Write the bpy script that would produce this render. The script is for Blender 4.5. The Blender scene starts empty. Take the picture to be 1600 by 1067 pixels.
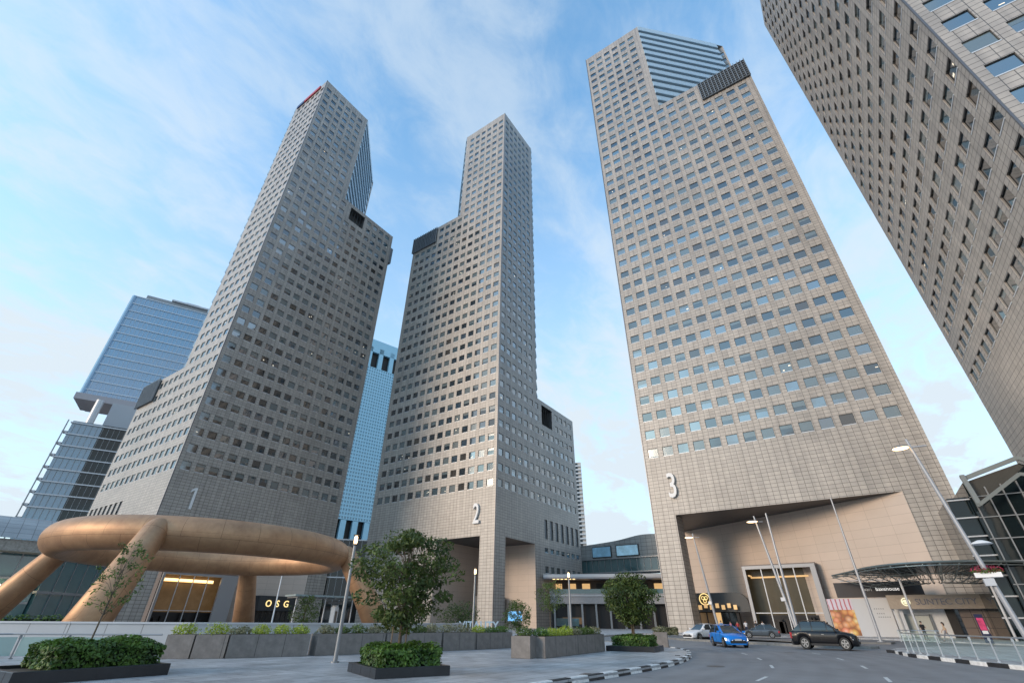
import bpy, bmesh, math, random
from mathutils import Vector, Matrix
random.seed(7)
R = math.radians
SC = bpy.context.scene
COL = SC.collection
PI = math.pi

# ------------------------------------------------------------------ camera
YAW, PIT, ROL = 0.601029678, 0.549533058, 0.00775559795
cam_d = bpy.data.cameras.new('camera')
cam = bpy.data.objects.new('camera', cam_d)
COL.objects.link(cam)
fw = Vector((math.cos(YAW) * math.cos(PIT), math.sin(YAW) * math.cos(PIT), math.sin(PIT)))
rt0 = Vector((math.sin(YAW), -math.cos(YAW), 0))
up0 = rt0.cross(fw)
rt = rt0 * math.cos(ROL) + up0 * math.sin(ROL)
up = -rt0 * math.sin(ROL) + up0 * math.cos(ROL)
m = Matrix((rt, up, -fw)).transposed().to_4x4()
m.translation = Vector((0, 0, 1.6))
cam.matrix_world = m
cam_d.sensor_width = 36
cam_d.lens = 711.6 * 36 / 1600
cam_d.clip_start = 0.1
cam_d.clip_end = 6000
SC.camera = cam
SC.render.resolution_x, SC.render.resolution_y = 1024, 682

def project(p):
    v = Vector(p) - Vector((0, 0, 1.6))
    z = v.dot(fw)
    if z < 0.1: return None
    return (800 + 711.6 * v.dot(rt) / z, 533.5 - 711.6 * v.dot(up) / z)

# ------------------------------------------------------------------ world
SUN_EL, SUN_AZ = R(15), R(153)        # azimuth measured from +X towards +Y
w = bpy.data.worlds.new('World'); SC.world = w; w.use_nodes = True
nt = w.node_tree; N = nt.nodes; Lk = nt.links
N.clear()
out = N.new('ShaderNodeOutputWorld'); bg = N.new('ShaderNodeBackground')
sky = N.new('ShaderNodeTexSky'); sky.sky_type = 'NISHITA'; sky.sun_disc = False
sky.sun_elevation = SUN_EL; sky.sun_rotation = PI / 2 - SUN_AZ
sky.air_density = 1.0; sky.dust_density = 0.6; sky.ozone_density = 2.5
geo = N.new('ShaderNodeTexCoord')
sep = N.new('ShaderNodeSeparateXYZ'); Lk.new(geo.outputs['Generated'], sep.inputs[0])
mz = N.new('ShaderNodeMath'); mz.operation = 'MAXIMUM'; mz.inputs[1].default_value = 0.0
Lk.new(sep.outputs['Z'], mz.inputs[0])
za = N.new('ShaderNodeMath'); za.operation = 'ADD'; za.inputs[1].default_value = 0.16
Lk.new(mz.outputs[0], za.inputs[0])
dv = N.new('ShaderNodeVectorMath'); dv.operation = 'DIVIDE'
cz = N.new('ShaderNodeCombineXYZ')
for i in range(3): Lk.new(za.outputs[0], cz.inputs[i])
Lk.new(geo.outputs['Generated'], dv.inputs[0]); Lk.new(cz.outputs[0], dv.inputs[1])
mp = N.new('ShaderNodeMapping'); mp.inputs['Rotation'].default_value = (0, 0, R(-20))
mp.inputs['Scale'].default_value = (0.95, 1.35, 0.0)
mp.inputs['Location'].default_value = (3.1, 1.7, 0)
Lk.new(dv.outputs[0], mp.inputs['Vector'])
n1 = N.new('ShaderNodeTexNoise'); n1.inputs['Scale'].default_value = 1.35
n1.inputs['Detail'].default_value = 9; n1.inputs['Roughness'].default_value = 0.56; n1.inputs['Distortion'].default_value = 0.25
Lk.new(mp.outputs[0], n1.inputs['Vector'])
cr = N.new('ShaderNodeValToRGB'); cr.color_ramp.elements[0].position = 0.34; cr.color_ramp.elements[1].position = 0.72
cr.color_ramp.interpolation = 'EASE'
n2 = N.new('ShaderNodeTexNoise'); n2.inputs['Scale'].default_value = 6.5; n2.inputs['Detail'].default_value = 8; n2.inputs['Roughness'].default_value = 0.62; n2.inputs['Distortion'].default_value = 0.4
Lk.new(mp.outputs[0], n2.inputs['Vector'])
mr = N.new('ShaderNodeMath'); mr.operation = 'MULTIPLY_ADD'; mr.inputs[1].default_value = 0.6
mo = N.new('ShaderNodeMath'); mo.operation = 'SUBTRACT'; mo.inputs[1].default_value = 0.5
Lk.new(n2.outputs['Fac'], mo.inputs[0]); Lk.new(mo.outputs[0], mr.inputs[0]); Lk.new(n1.outputs['Fac'], mr.inputs[2])
Lk.new(mr.outputs[0], cr.inputs[0])
# more cloud towards the horizon
hz = N.new('ShaderNodeMapRange'); hz.inputs['From Min'].default_value = 0.08; hz.inputs['From Max'].default_value = 0.85
hz.inputs['To Min'].default_value = 0.86; hz.inputs['To Max'].default_value = 0.05
Lk.new(sep.outputs['Z'], hz.inputs['Value'])
ad = N.new('ShaderNodeMath'); ad.operation = 'ADD'; ad.use_clamp = True
ms = N.new('ShaderNodeMath'); ms.operation = 'MULTIPLY'; ms.inputs[1].default_value = 0.52
Lk.new(cr.outputs[0], ms.inputs[0]); Lk.new(ms.outputs[0], ad.inputs[0]); Lk.new(hz.outputs[0], ad.inputs[1])
skm = N.new('ShaderNodeMix'); skm.data_type = 'RGBA'; skm.blend_type = 'MULTIPLY'
skm.inputs[0].default_value = 1.0
Lk.new(sky.outputs[0], skm.inputs[6]); skm.inputs[7].default_value = (0.60, 0.84, 0.84, 1)
mx = N.new('ShaderNodeMix'); mx.data_type = 'RGBA'
Lk.new(ad.outputs[0], mx.inputs[0]); Lk.new(skm.outputs[2], mx.inputs[6])
mx.inputs[7].default_value = (1.24, 1.42, 1.57, 1)
Lk.new(mx.outputs[2], bg.inputs[0]); bg.inputs[1].default_value = 0.15
Lk.new(bg.outputs[0], out.inputs[0])

# ------------------------------------------------------------------ sun
sd = bpy.data.lights.new('sun', 'SUN'); sd.energy = 0.55; sd.angle = R(18); sd.color = (1.0, 0.77, 0.57)
so = bpy.data.objects.new('sun', sd); COL.objects.link(so)
sv = Vector((math.cos(SUN_AZ) * math.cos(SUN_EL), math.sin(SUN_AZ) * math.cos(SUN_EL), math.sin(SUN_EL)))
so.rotation_euler = sv.to_track_quat('Z', 'Y').to_euler()
so.location = (-60, 30, 80)
vs = SC.view_settings; vs.view_transform = 'Standard'; vs.look = 'None'; vs.gamma = 1; vs.exposure = 2.02

# ------------------------------------------------------------------ materials
MATS = {}
def pm(name, col, rough=0.6, metal=0.0, spec=0.5, ior=None, coat=0, emis=None, es=0, noise=0.0, nscale=4.0, bump=0.0, alpha=None, trans=0):
    if name in MATS: return MATS[name]
    M = bpy.data.materials.new(name); M.use_nodes = True; t = M.node_tree; b = t.nodes['Principled BSDF']
    b.inputs['Base Color'].default_value = (*col, 1); b.inputs['Roughness'].default_value = rough
    b.inputs['Metallic'].default_value = metal
    b.inputs['Specular IOR Level'].default_value = spec
    if ior: b.inputs['IOR'].default_value = ior
    b.inputs['Coat Weight'].default_value = coat; b.inputs['Coat Roughness'].default_value = 0.05
    if trans: b.inputs['Transmission Weight'].default_value = trans
    if emis: b.inputs['Emission Color'].default_value = (*emis, 1); b.inputs['Emission Strength'].default_value = es
    if noise or bump:
        tc = t.nodes.new('ShaderNodeTexCoord')
        n = t.nodes.new('ShaderNodeTexNoise'); n.inputs['Scale'].default_value = nscale; n.inputs['Detail'].default_value = 6
        t.links.new(tc.outputs['Object'], n.inputs['Vector'])
        if noise:
            r = t.nodes.new('ShaderNodeMapRange'); r.inputs['To Min'].default_value = 1 - noise; r.inputs['To Max'].default_value = 1 + noise
            r.inputs['From Min'].default_value = 0.3; r.inputs['From Max'].default_value = 0.7
            t.links.new(n.outputs['Fac'], r.inputs['Value'])
            v = t.nodes.new('ShaderNodeVectorMath'); v.operation = 'SCALE'; v.inputs[0].default_value = col
            t.links.new(r.outputs[0], v.inputs['Scale']); t.links.new(v.outputs[0], b.inputs['Base Color'])
        if bump:
            bm_ = t.nodes.new('ShaderNodeBump'); bm_.inputs['Strength'].default_value = bump; bm_.inputs['Distance'].default_value = 0.02
            t.links.new(n.outputs['Fac'], bm_.inputs['Height']); t.links.new(bm_.outputs[0], b.inputs['Normal'])
    MATS[name] = M; return M

def tiles(name, c1, c2, cm, bw, bh, mortar, rough, uv=True, offset=0.0, spec=0.5, stain=0.12, nsc=0.15, bump=0.3, world=False, ior=None, streak=0):
    M = bpy.data.materials.new(name); M.use_nodes = True; t = M.node_tree; b = t.nodes['Principled BSDF']
    tc = t.nodes.new('ShaderNodeTexCoord')
    br = t.nodes.new('ShaderNodeTexBrick'); br.offset = offset; br.offset_frequency = 2
    br.inputs['Scale'].default_value = 1.0
    br.inputs['Color1'].default_value = (*c1, 1); br.inputs['Color2'].default_value = (*c2, 1); br.inputs['Mortar'].default_value = (*cm, 1)
    br.inputs['Mortar Size'].default_value = mortar; br.inputs['Mortar Smooth'].default_value = 0.1
    br.inputs['Brick Width'].default_value = bw; br.inputs['Row Height'].default_value = bh
    t.links.new(tc.outputs['UV'], br.inputs['Vector'])
    n = t.nodes.new('ShaderNodeTexNoise'); n.inputs['Scale'].default_value = nsc; n.inputs['Detail'].default_value = 8; n.inputs['Roughness'].default_value = 0.65
    t.links.new(tc.outputs['UV'], n.inputs['Vector'])
    r = t.nodes.new('ShaderNodeMapRange'); r.inputs['From Min'].default_value = 0.3; r.inputs['From Max'].default_value = 0.7
    r.inputs['To Min'].default_value = 1 - stain; r.inputs['To Max'].default_value = 1 + stain
    t.links.new(n.outputs['Fac'], r.inputs['Value'])
    v = t.nodes.new('ShaderNodeVectorMath'); v.operation = 'SCALE'
    t.links.new(br.outputs['Color'], v.inputs[0]); t.links.new(r.outputs[0], v.inputs['Scale'])
    if streak:
        mpp = t.nodes.new('ShaderNodeMapping'); mpp.inputs['Scale'].default_value = (1.1, .035, 1)
        ns_ = t.nodes.new('ShaderNodeTexNoise'); ns_.inputs['Scale'].default_value = 1.0; ns_.inputs['Detail'].default_value = 5
        t.links.new(tc.outputs['UV'], mpp.inputs[0]); t.links.new(mpp.outputs[0], ns_.inputs['Vector'])
        r2 = t.nodes.new('ShaderNodeMapRange'); r2.inputs['From Min'].default_value = 0.35; r2.inputs['From Max'].default_value = 0.6
        r2.inputs['To Min'].default_value = 1 - 2 * streak; r2.inputs['To Max'].default_value = 1 + streak * .3
        t.links.new(ns_.outputs['Fac'], r2.inputs['Value'])
        v2 = t.nodes.new('ShaderNodeVectorMath'); v2.operation = 'SCALE'; t.links.new(v.outputs[0], v2.inputs[0]); t.links.new(r2.outputs[0], v2.inputs['Scale']); v = v2
    t.links.new(v.outputs[0], b.inputs['Base Color'])
    b.inputs['Roughness'].default_value = rough; b.inputs['Specular IOR Level'].default_value = spec
    if bump:
        bp = t.nodes.new('ShaderNodeBump'); bp.inputs['Strength'].default_value = bump; bp.inputs['Distance'].default_value = 0.02; bp.invert = True
        t.links.new(br.outputs['Fac'], bp.inputs['Height']); t.links.new(bp.outputs[0], b.inputs['Normal'])
    if ior: b.inputs['IOR'].default_value = ior
    MATS[name] = M; return M

TILE_H = 3.845 / 6
GRAN = tiles('granite_cladding', (0.45, 0.41, 0.365), (0.375, 0.342, 0.308), (0.07, 0.062, 0.056), 1.0, TILE_H, 0.03, 0.42, stain=0.14, nsc=0.08, ior=1.7, streak=.09)
SMOOTH = tiles('smooth_stone', (0.56, 0.46, 0.39), (0.53, 0.44, 0.375), (0.36, 0.29, 0.24), 3.0, 1.28, 0.02, 0.5, stain=0.06, bump=0.1)
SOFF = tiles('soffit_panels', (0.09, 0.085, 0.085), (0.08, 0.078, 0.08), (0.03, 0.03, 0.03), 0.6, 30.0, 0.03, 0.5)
PAVE = tiles('paving_slabs', (0.43, 0.435, 0.44), (0.36, 0.365, 0.375), (0.16, 0.16, 0.165), 1.2, 0.6, 0.018, 0.42, offset=0.5, stain=0.42, nsc=0.6, bump=0.3)
CONC = tiles('planter_concrete', (0.215, 0.195, 0.18), (0.19, 0.172, 0.16), (0.06, 0.055, 0.05), 1.15, 3.0, 0.012, 0.7, stain=0.25, nsc=2.5, bump=0.2)
WALLT = tiles('brown_wall_panels', (0.16, 0.12, 0.10), (0.14, 0.105, 0.09), (0.04, 0.03, 0.03), 1.1, 1.1, 0.04, 0.4)
LATT = tiles('pale_lattice', (0.62, 0.70, 0.76), (0.60, 0.68, 0.74), (0.5, 0.58, 0.64), 3.0, 3.4, 0.03, 0.4)

def glass_mat(name, col, ior=2.1, rough=0.04, emis=None, es=0, wav=0.02):
    M = pm(name, col, rough, 0.0, 0.5, ior, emis=emis, es=es)
    t = M.node_tree; b = t.nodes['Principled BSDF']
    tc = t.nodes.new('ShaderNodeTexCoord'); n = t.nodes.new('ShaderNodeTexNoise'); n.inputs['Scale'].default_value = 0.35; n.inputs['Detail'].default_value = 2
    t.links.new(tc.outputs['Object'], n.inputs['Vector'])
    bp = t.nodes.new('ShaderNodeBump'); bp.inputs['Strength'].default_value = wav * 5; bp.inputs['Distance'].default_value = 0.08
    t.links.new(n.outputs['Fac'], bp.inputs['Height']); t.links.new(bp.outputs[0], b.inputs['Normal'])
    return M
GL = [glass_mat('glass_dark', (0.005, 0.010, 0.014), 2.5),
      glass_mat('glass_deep_blue', (0.008, 0.028, 0.048), 3.5),
      glass_mat('glass_teal', (0.022, 0.05, 0.06), 3.5),
      glass_mat('glass_blinds', (0.10, 0.13, 0.135), 2.4, 0.12),
      glass_mat('glass_brown', (0.05, 0.04, 0.03), 2.2),
      pm('window_lit', (0.1, 0.08, 0.05), 0.2, emis=(1.0, 0.72, 0.36), es=0.16)]
INLT = pm('interior_light', (1, .9, .75), .4, emis=(1, .86, .62), es=.14)
SILL = pm('sill_metal', (0.62, 0.65, 0.68), 0.35, 0.2)
CURT = glass_mat('curtain_glass_blue', (0.13, 0.32, 0.52), 2.4, 0.06)
CURT2 = glass_mat('curtain_glass_sky', (0.12, 0.25, 0.36), 2.2, 0.08)
DARKG = glass_mat('podium_glass', (0.008, 0.015, 0.018), 1.55, 0.05)
TEALG = glass_mat('teal_glass', (0.05, 0.12, 0.13), 2.0, 0.08)
GREY = pm('grey_metal', (0.28, 0.29, 0.30), 0.4, 0.5)
DGREY = pm('dark_grey_metal', (0.06, 0.065, 0.07), 0.45, 0.4)
LGREY = pm('light_grey_metal', (0.55, 0.56, 0.58), 0.4, 0.3)
WHITE = pm('white_paint', (0.78, 0.78, 0.78), 0.45)
BLACK = pm('black_paint', (0.02, 0.02, 0.022), 0.5, noise=0.2)
BLKST = pm('black_stone', (0.018, 0.019, 0.022), 0.28, noise=0.25, nscale=2)
LOUV = pm('louvre_metal', (0.22, 0.25, 0.28), 0.4, 0.3)
GOLD = pm('gold_sign', (0.85, 0.62, 0.22), 0.3, 0.0, emis=(1.0, 0.72, 0.3), es=.3)
WLIT = pm('lit_white_letters', (0.9, 0.9, 0.9), 0.4, emis=(1, 0.95, 0.88), es=.22)
STEEL = pm('stainless_steel', (0.62, 0.63, 0.64), 0.28, 0.9)
LAMPG = pm('lamp_glow', (1, 0.9, 0.7), 0.3, emis=(1.0, 0.66, 0.34), es=1.6)
LAMPW = pm('lamp_glow_soft', (1, 0.9, 0.7), 0.3, emis=(1.0, 0.82, 0.6), es=1.5)
WARM = pm('warm_interior', (0.13, 0.085, 0.045), 0.5, emis=(1.0, 0.55, 0.2), es=0.014, noise=0.4, nscale=0.6)
OLIVE = pm('olive_lobby_wall', (0.075, 0.06, 0.034), 0.25, emis=(0.8, 0.55, 0.25), es=0.004, noise=0.2, nscale=0.4)
WARMB = pm('warm_light_strip', (0.9, 0.7, 0.4), 0.5, emis=(1.0, 0.66, 0.28), es=.7)
WARMD = pm('warm_light_dim', (0.5, 0.35, 0.18), 0.5, emis=(1.0, 0.6, 0.25), es=.16)
DARKIN = pm('dark_interior', (0.02, 0.018, 0.018), 0.6)
TYRE = pm('tyre_rubber', (0.02, 0.02, 0.02), 0.75)
RIM = pm('alloy_rim', (0.30, 0.31, 0.32), 0.35, 0.6)
CARGL = pm('car_glass', (0.02, 0.03, 0.035), 0.05, ior=1.7)
HEADL = pm('headlamp', (0.85, 0.87, 0.9), 0.15, coat=1.0)
HEADON = pm('headlamp_on', (0.9, 0.9, 0.9), 0.15, emis=(1, 0.97, 0.9), es=.6)
TAILL = pm('tail_lamp', (0.45, 0.02, 0.03), 0.2, coat=1.0)
PLAST = pm('black_plastic', (0.02, 0.02, 0.022), 0.6)
SOIL = pm('soil', (0.06, 0.045, 0.03), 0.9)
BARK = pm('bark', (0.11, 0.085, 0.06), 0.85, noise=0.4, nscale=12, bump=0.6)

# bronze
def bronze():
    M = bpy.data.materials.new('bronze'); M.use_nodes = True; t = M.node_tree; b = t.nodes['Principled BSDF']
    tc = t.nodes.new('ShaderNodeTexCoord')
    n = t.nodes.new('ShaderNodeTexNoise'); n.inputs['Scale'].default_value = 0.8; n.inputs['Detail'].default_value = 8; n.inputs['Roughness'].default_value = 0.7
    t.links.new(tc.outputs['Object'], n.inputs['Vector'])
    c = t.nodes.new('ShaderNodeValToRGB'); e = c.color_ramp.elements
    e[0].position = 0.3; e[0].color = (0.36, 0.20, 0.11, 1); e[1].position = 0.7; e[1].color = (0.56, 0.34, 0.19, 1)
    t.links.new(n.outputs['Fac'], c.inputs[0])
    br = t.nodes.new('ShaderNodeTexBrick'); br.offset = 0.5
    br.inputs['Brick Width'].default_value = 2.2; br.inputs['Row Height'].default_value = 1.7; br.inputs['Scale'].default_value = 1
    br.inputs['Mortar Size'].default_value = 0.012; br.inputs['Color1'].default_value = (1, 1, 1, 1); br.inputs['Color2'].default_value = (0.92, 0.92, 0.92, 1); br.inputs['Mortar'].default_value = (0.45, 0.42, 0.4, 1)
    t.links.new(tc.outputs['UV'], br.inputs['Vector'])
    mm = t.nodes.new('ShaderNodeMix'); mm.data_type = 'RGBA'; mm.blend_type = 'MULTIPLY'; mm.inputs[0].default_value = 1
    t.links.new(c.outputs[0], mm.inputs[6]); t.links.new(br.outputs['Color'], mm.inputs[7]); t.links.new(mm.outputs[2], b.inputs['Base Color'])
    b.inputs['Metallic'].default_value = 0.4; b.inputs['Roughness'].default_value = 0.50
    bp = t.nodes.new('ShaderNodeBump'); bp.inputs['Strength'].default_value = 0.15; bp.inputs['Distance'].default_value = 0.03
    t.links.new(n.outputs['Fac'], bp.inputs['Height']); t.links.new(bp.outputs[0], b.inputs['Normal'])
    return M
BRONZE = bronze()

def asphalt():
    M = bpy.data.materials.new('asphalt'); M.use_nodes = True; t = M.node_tree; b = t.nodes['Principled BSDF']
    tc = t.nodes.new('ShaderNodeTexCoord')
    n = t.nodes.new('ShaderNodeTexNoise'); n.inputs['Scale'].default_value = 0.25; n.inputs['Detail'].default_value = 10; n.inputs['Roughness'].default_value = 0.7
    n2 = t.nodes.new('ShaderNodeTexNoise'); n2.inputs['Scale'].default_value = 30; n2.inputs['Detail'].default_value = 4
    # tyre polish: rings around the roundabout centre
    gr = t.nodes.new('ShaderNodeTexWave'); gr.wave_type = 'RINGS'; gr.rings_direction = 'Z'; gr.inputs['Scale'].default_value = 0.30; gr.inputs['Distortion'].default_value = 1.5; gr.inputs['Detail'].default_value = 3; gr.inputs['Detail Scale'].default_value = 0.4
    mp_ = t.nodes.new('ShaderNodeMapping'); mp_.inputs['Location'].default_value = (-21, -47, 0)
    t.links.new(tc.outputs['Object'], mp_.inputs[0]); t.links.new(mp_.outputs[0], gr.inputs['Vector'])
    t.links.new(tc.outputs['Object'], n.inputs['Vector']); t.links.new(tc.outputs['Object'], n2.inputs['Vector'])
    a = t.nodes.new('ShaderNodeMath'); a.operation = 'MULTIPLY_ADD'; a.inputs[1].default_value = 0.10
    t.links.new(gr.outputs['Fac'], a.inputs[0]); t.links.new(n.outputs['Fac'], a.inputs[2])
    a2 = t.nodes.new('ShaderNodeMath'); a2.operation = 'MULTIPLY_ADD'; a2.inputs[1].default_value = 0.25
    t.links.new(n2.outputs['Fac'], a2.inputs[0]); t.links.new(a.outputs[0], a2.inputs[2])
    c = t.nodes.new('ShaderNodeValToRGB'); e = c.color_ramp.elements
    e[0].position = 0.45; e[0].color = (0.155, 0.155, 0.16, 1); e[1].position = 1.05; e[1].color = (0.28, 0.28, 0.285, 1)
    t.links.new(a2.outputs[0], c.inputs[0])
    n3 = t.nodes.new('ShaderNodeTexNoise'); n3.inputs['Scale'].default_value = 0.9; n3.inputs['Detail'].default_value = 5; n3.inputs['Roughness'].default_value = .6
    t.links.new(tc.outputs['Object'], n3.inputs['Vector'])
    r3 = t.nodes.new('ShaderNodeMapRange'); r3.inputs['From Min'].default_value = .60; r3.inputs['From Max'].default_value = .72; r3.inputs['To Min'].default_value = 1; r3.inputs['To Max'].default_value = .72
    t.links.new(n3.outputs['Fac'], r3.inputs['Value'])
    v3 = t.nodes.new('ShaderNodeVectorMath'); v3.operation = 'SCALE'; t.links.new(c.outputs[0], v3.inputs[0]); t.links.new(r3.outputs[0], v3.inputs['Scale']); t.links.new(v3.outputs[0], b.inputs['Base Color'])
    b.inputs['Roughness'].default_value = 0.6
    bp = t.nodes.new('ShaderNodeBump'); bp.inputs['Strength'].default_value = 0.4; bp.inputs['Distance'].default_value = 0.01
    t.links.new(n2.outputs['Fac'], bp.inputs['Height']); t.links.new(bp.outputs[0], b.inputs['Normal'])
    return M
ASPH = asphalt()

def leaf_mat(name, c1, c2, trans=0.25):
    M = bpy.data.materials.new(name); M.use_nodes = True; t = M.node_tree; b = t.nodes['Principled BSDF']
    at = t.nodes.new('ShaderNodeAttribute'); at.attribute_name = 'shade'
    mxx = t.nodes.new('ShaderNodeMix'); mxx.data_type = 'RGBA'
    mxx.inputs[6].default_value = (*c1, 1); mxx.inputs[7].default_value = (*c2, 1)
    t.links.new(at.outputs['Fac'], mxx.inputs[0]); t.links.new(mxx.outputs[2], b.inputs['Base Color'])
    b.inputs['Roughness'].default_value = 0.5
    tr = t.nodes.new('ShaderNodeBsdfTranslucent'); t.links.new(mxx.outputs[2], tr.inputs[0])
    ms_ = t.nodes.new('ShaderNodeMixShader'); ms_.inputs[0].default_value = trans
    o = t.nodes['Material Output']
    t.links.new(b.outputs[0], ms_.inputs[1]); t.links.new(tr.outputs[0], ms_.inputs[2]); t.links.new(ms_.outputs[0], o.inputs[0])
    return M
LEAF = leaf_mat('leaf_green', (0.04, 0.075, 0.018), (0.15, 0.22, 0.04))
LEAFD = leaf_mat('leaf_dark', (0.03, 0.058, 0.014), (0.12, 0.165, 0.032))
HEDGE = leaf_mat('hedge_leaf', (0.03, 0.075, 0.014), (0.14, 0.26, 0.04))
LIME = leaf_mat('lime_leaf', (0.20, 0.28, 0.03), (0.52, 0.60, 0.08))
MIXL = leaf_mat('mixed_flower_leaf', (0.10, 0.12, 0.05), (0.36, 0.34, 0.20))
REDL = leaf_mat('red_flower', (0.25, 0.02, 0.05), (0.55, 0.06, 0.12))

# ------------------------------------------------------------------ mesh helpers
class MB:
    def __init__(s): s.v = []; s.f = []; s.uv = []; s.mi = []; s.sm = []
    def face(s, pts, mi=0, uv=None, sm=False):
        i = len(s.v); s.v += [tuple(p) for p in pts]; s.f.append(tuple(range(i, i + len(pts))))
        s.uv.append(uv or [(p[0] + p[1], p[2]) for p in pts]); s.mi.append(mi); s.sm.append(sm)
    def box(s, c, d, rz=0, mi=0, sm=False):
        """c centre, d full size"""
        cx, cy, cz_ = c; a, b_, h = d[0] / 2, d[1] / 2, d[2] / 2
        co, si = math.cos(rz), math.sin(rz)
        P = []
        for sx, sy, sz in ((-1,-1,-1),(1,-1,-1),(1,1,-1),(-1,1,-1),(-1,-1,1),(1,-1,1),(1,1,1),(-1,1,1)):
            x, y = sx * a, sy * b_
            P.append((cx + x * co - y * si, cy + x * si + y * co, cz_ + sz * h))
        W, D_, H = d
        for ids, (p, q) in (((0,1,5,4),(W,H)),((1,2,6,5),(D_,H)),((2,3,7,6),(W,H)),((3,0,4,7),(D_,H)),((4,5,6,7),(W,D_)),((3,2,1,0),(W,D_))):
            s.face([P[k] for k in ids], mi, [(0,0),(p,0),(p,q),(0,q)], sm)
    def prism(s, poly, z0, z1, mi=0, mt=None, top=True, bottom=True, uvo=0.0):
        """poly CCW list of xy"""
        u = uvo
        n = len(poly)
        for i in range(n):
            a, b_ = poly[i], poly[(i + 1) % n]
            L = math.hypot(b_[0] - a[0], b_[1] - a[1])
            s.face([(a[0], a[1], z0), (b_[0], b_[1], z0), (b_[0], b_[1], z1), (a[0], a[1], z1)], mi, [(u, z0), (u + L, z0), (u + L, z1), (u, z1)])
            u += L
        mt = mi if mt is None else mt
        if top: s.face([(p[0], p[1], z1) for p in poly], mt, [(p[0], p[1]) for p in poly])
        if bottom: s.face([(p[0], p[1], z0) for p in poly][::-1], mt, [(p[0], p[1]) for p in poly][::-1])
    def tube(s, pts, rads, n=8, mi=0, cap=True, sm=True, uvl=None):
        pts = [Vector(p) for p in pts]
        if not hasattr(rads, '__len__'): rads = [rads] * len(pts)
        rings = []; prev = None; L = 0; Ls = []
        for i, p in enumerate(pts):
            d = (pts[min(i + 1, len(pts) - 1)] - pts[max(i - 1, 0)]).normalized()
            if prev is None:
                a = d.orthogonal().normalized()
            else:
                a = (prev - d * prev.dot(d)).normalized()
            prev = a; b_ = d.cross(a)
            rings.append([p + (a * math.cos(2 * PI * k / n) + b_ * math.sin(2 * PI * k / n)) * rads[i] for k in range(n)])
            if i: L += (p - pts[i - 1]).length
            Ls.append(L)
        for i in range(len(pts) - 1):
            for k in range(n):
                k2 = (k + 1) % n
                w_ = 2 * PI * rads[i] / n
                s.face([rings[i][k], rings[i][k2], rings[i + 1][k2], rings[i + 1][k]], mi, [(Ls[i], k * w_), (Ls[i], (k + 1) * w_), (Ls[i + 1], (k + 1) * w_), (Ls[i + 1], k * w_)], sm)
        if cap:
            s.face(rings[0][::-1], mi, sm=False); s.face(rings[-1], mi, sm=False)
    def lathe(s, c, prof, n=20, mi=0, sm=True):
        for i in range(len(prof) - 1):
            (r0, z0), (r1, z1) = prof[i], prof[i + 1]
            for k in range(n):
                a, b_ = 2 * PI * k / n, 2 * PI * (k + 1) / n
                s.face([(c[0] + r0 * math.cos(a), c[1] + r0 * math.sin(a), c[2] + z0), (c[0] + r0 * math.cos(b_), c[1] + r0 * math.sin(b_), c[2] + z0),
                        (c[0] + r1 * math.cos(b_), c[1] + r1 * math.sin(b_), c[2] + z1), (c[0] + r1 * math.cos(a), c[1] + r1 * math.sin(a), c[2] + z1)], mi, sm=sm)
    def build(s, name, mats, parent=None, weld=False, attr=None):
        me = bpy.data.meshes.new(name)
        me.from_pydata(s.v, [], s.f)
        if not isinstance(mats, (list, tuple)): mats = [mats]
        for m_ in mats: me.materials.append(m_)
        me.polygons.foreach_set('material_index', s.mi)
        me.polygons.foreach_set('use_smooth', s.sm)
        ul = me.uv_layers.new(name='UVMap')
        flat = [c for f in s.uv for p in f for c in p]
        ul.data.foreach_set('uv', flat)
        if attr:
            at = me.attributes.new('shade', 'FLOAT', 'FACE'); at.data.foreach_set('value', attr)
        if weld:
            bm = bmesh.new(); bm.from_mesh(me); bmesh.ops.remove_doubles(bm, verts=bm.verts, dist=0.0005)
            bmesh.ops.recalc_face_normals(bm, faces=bm.faces); bm.to_mesh(me); bm.free()
        me.update()
        o = bpy.data.objects.new(name, me); COL.objects.link(o)
        if parent: o.parent = parent; o.matrix_parent_inverse = Matrix.Identity(4)
        return o

def tag(o, label=None, cat=None, group=None, kind=None):
    if label: o['label'] = label
    if cat: o['category'] = cat
    if group: o['group'] = group
    if kind: o['kind'] = kind
    return o
def thing(name, label, cat, loc=(0, 0, 0), rz=0, group=None):
    o = bpy.data.objects.new(name, None); COL.objects.link(o)
    o.location = loc; o.rotation_euler = (0, 0, rz); o.empty_display_size = 0.3
    return tag(o, label, cat, group)
def copy_tree(o, parent=None):
    c = o.copy(); COL.objects.link(c)
    if parent: c.parent = parent
    for ch in list(o.children): copy_tree(ch, c)
    return c

def text_mesh(name, txt, size, mat, parent, loc, U, Nn, extrude=0.05, sx=1.0, bold=0.0, align='LEFT'):
    """flat lettering whose reading direction is U and that faces N"""
    cu = bpy.data.curves.new(name, 'FONT'); cu.body = txt; cu.size = size; cu.extrude = extrude; cu.offset = bold; cu.align_x = align
    cu.resolution_u = 3
    tmp = bpy.data.objects.new('tmp', cu); COL.objects.link(tmp)
    dg = bpy.context.evaluated_depsgraph_get(); dg.update()
    me = bpy.data.meshes.new_from_object(tmp.evaluated_get(dg))
    COL.objects.unlink(tmp); bpy.data.objects.remove(tmp)
    me.materials.clear(); me.materials.append(mat)
    U = Vector(U).normalized(); Nn = Vector(Nn).normalized(); Z = Nn.cross(U)
    M = Matrix((U * sx, Z, Nn)).transposed().to_4x4(); M.translation = Vector(loc)
    me.transform(M)
    me.name = name
    o = bpy.data.objects.new(name, me); COL.objects.link(o)
    if parent: o.parent = parent
    return o

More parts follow.
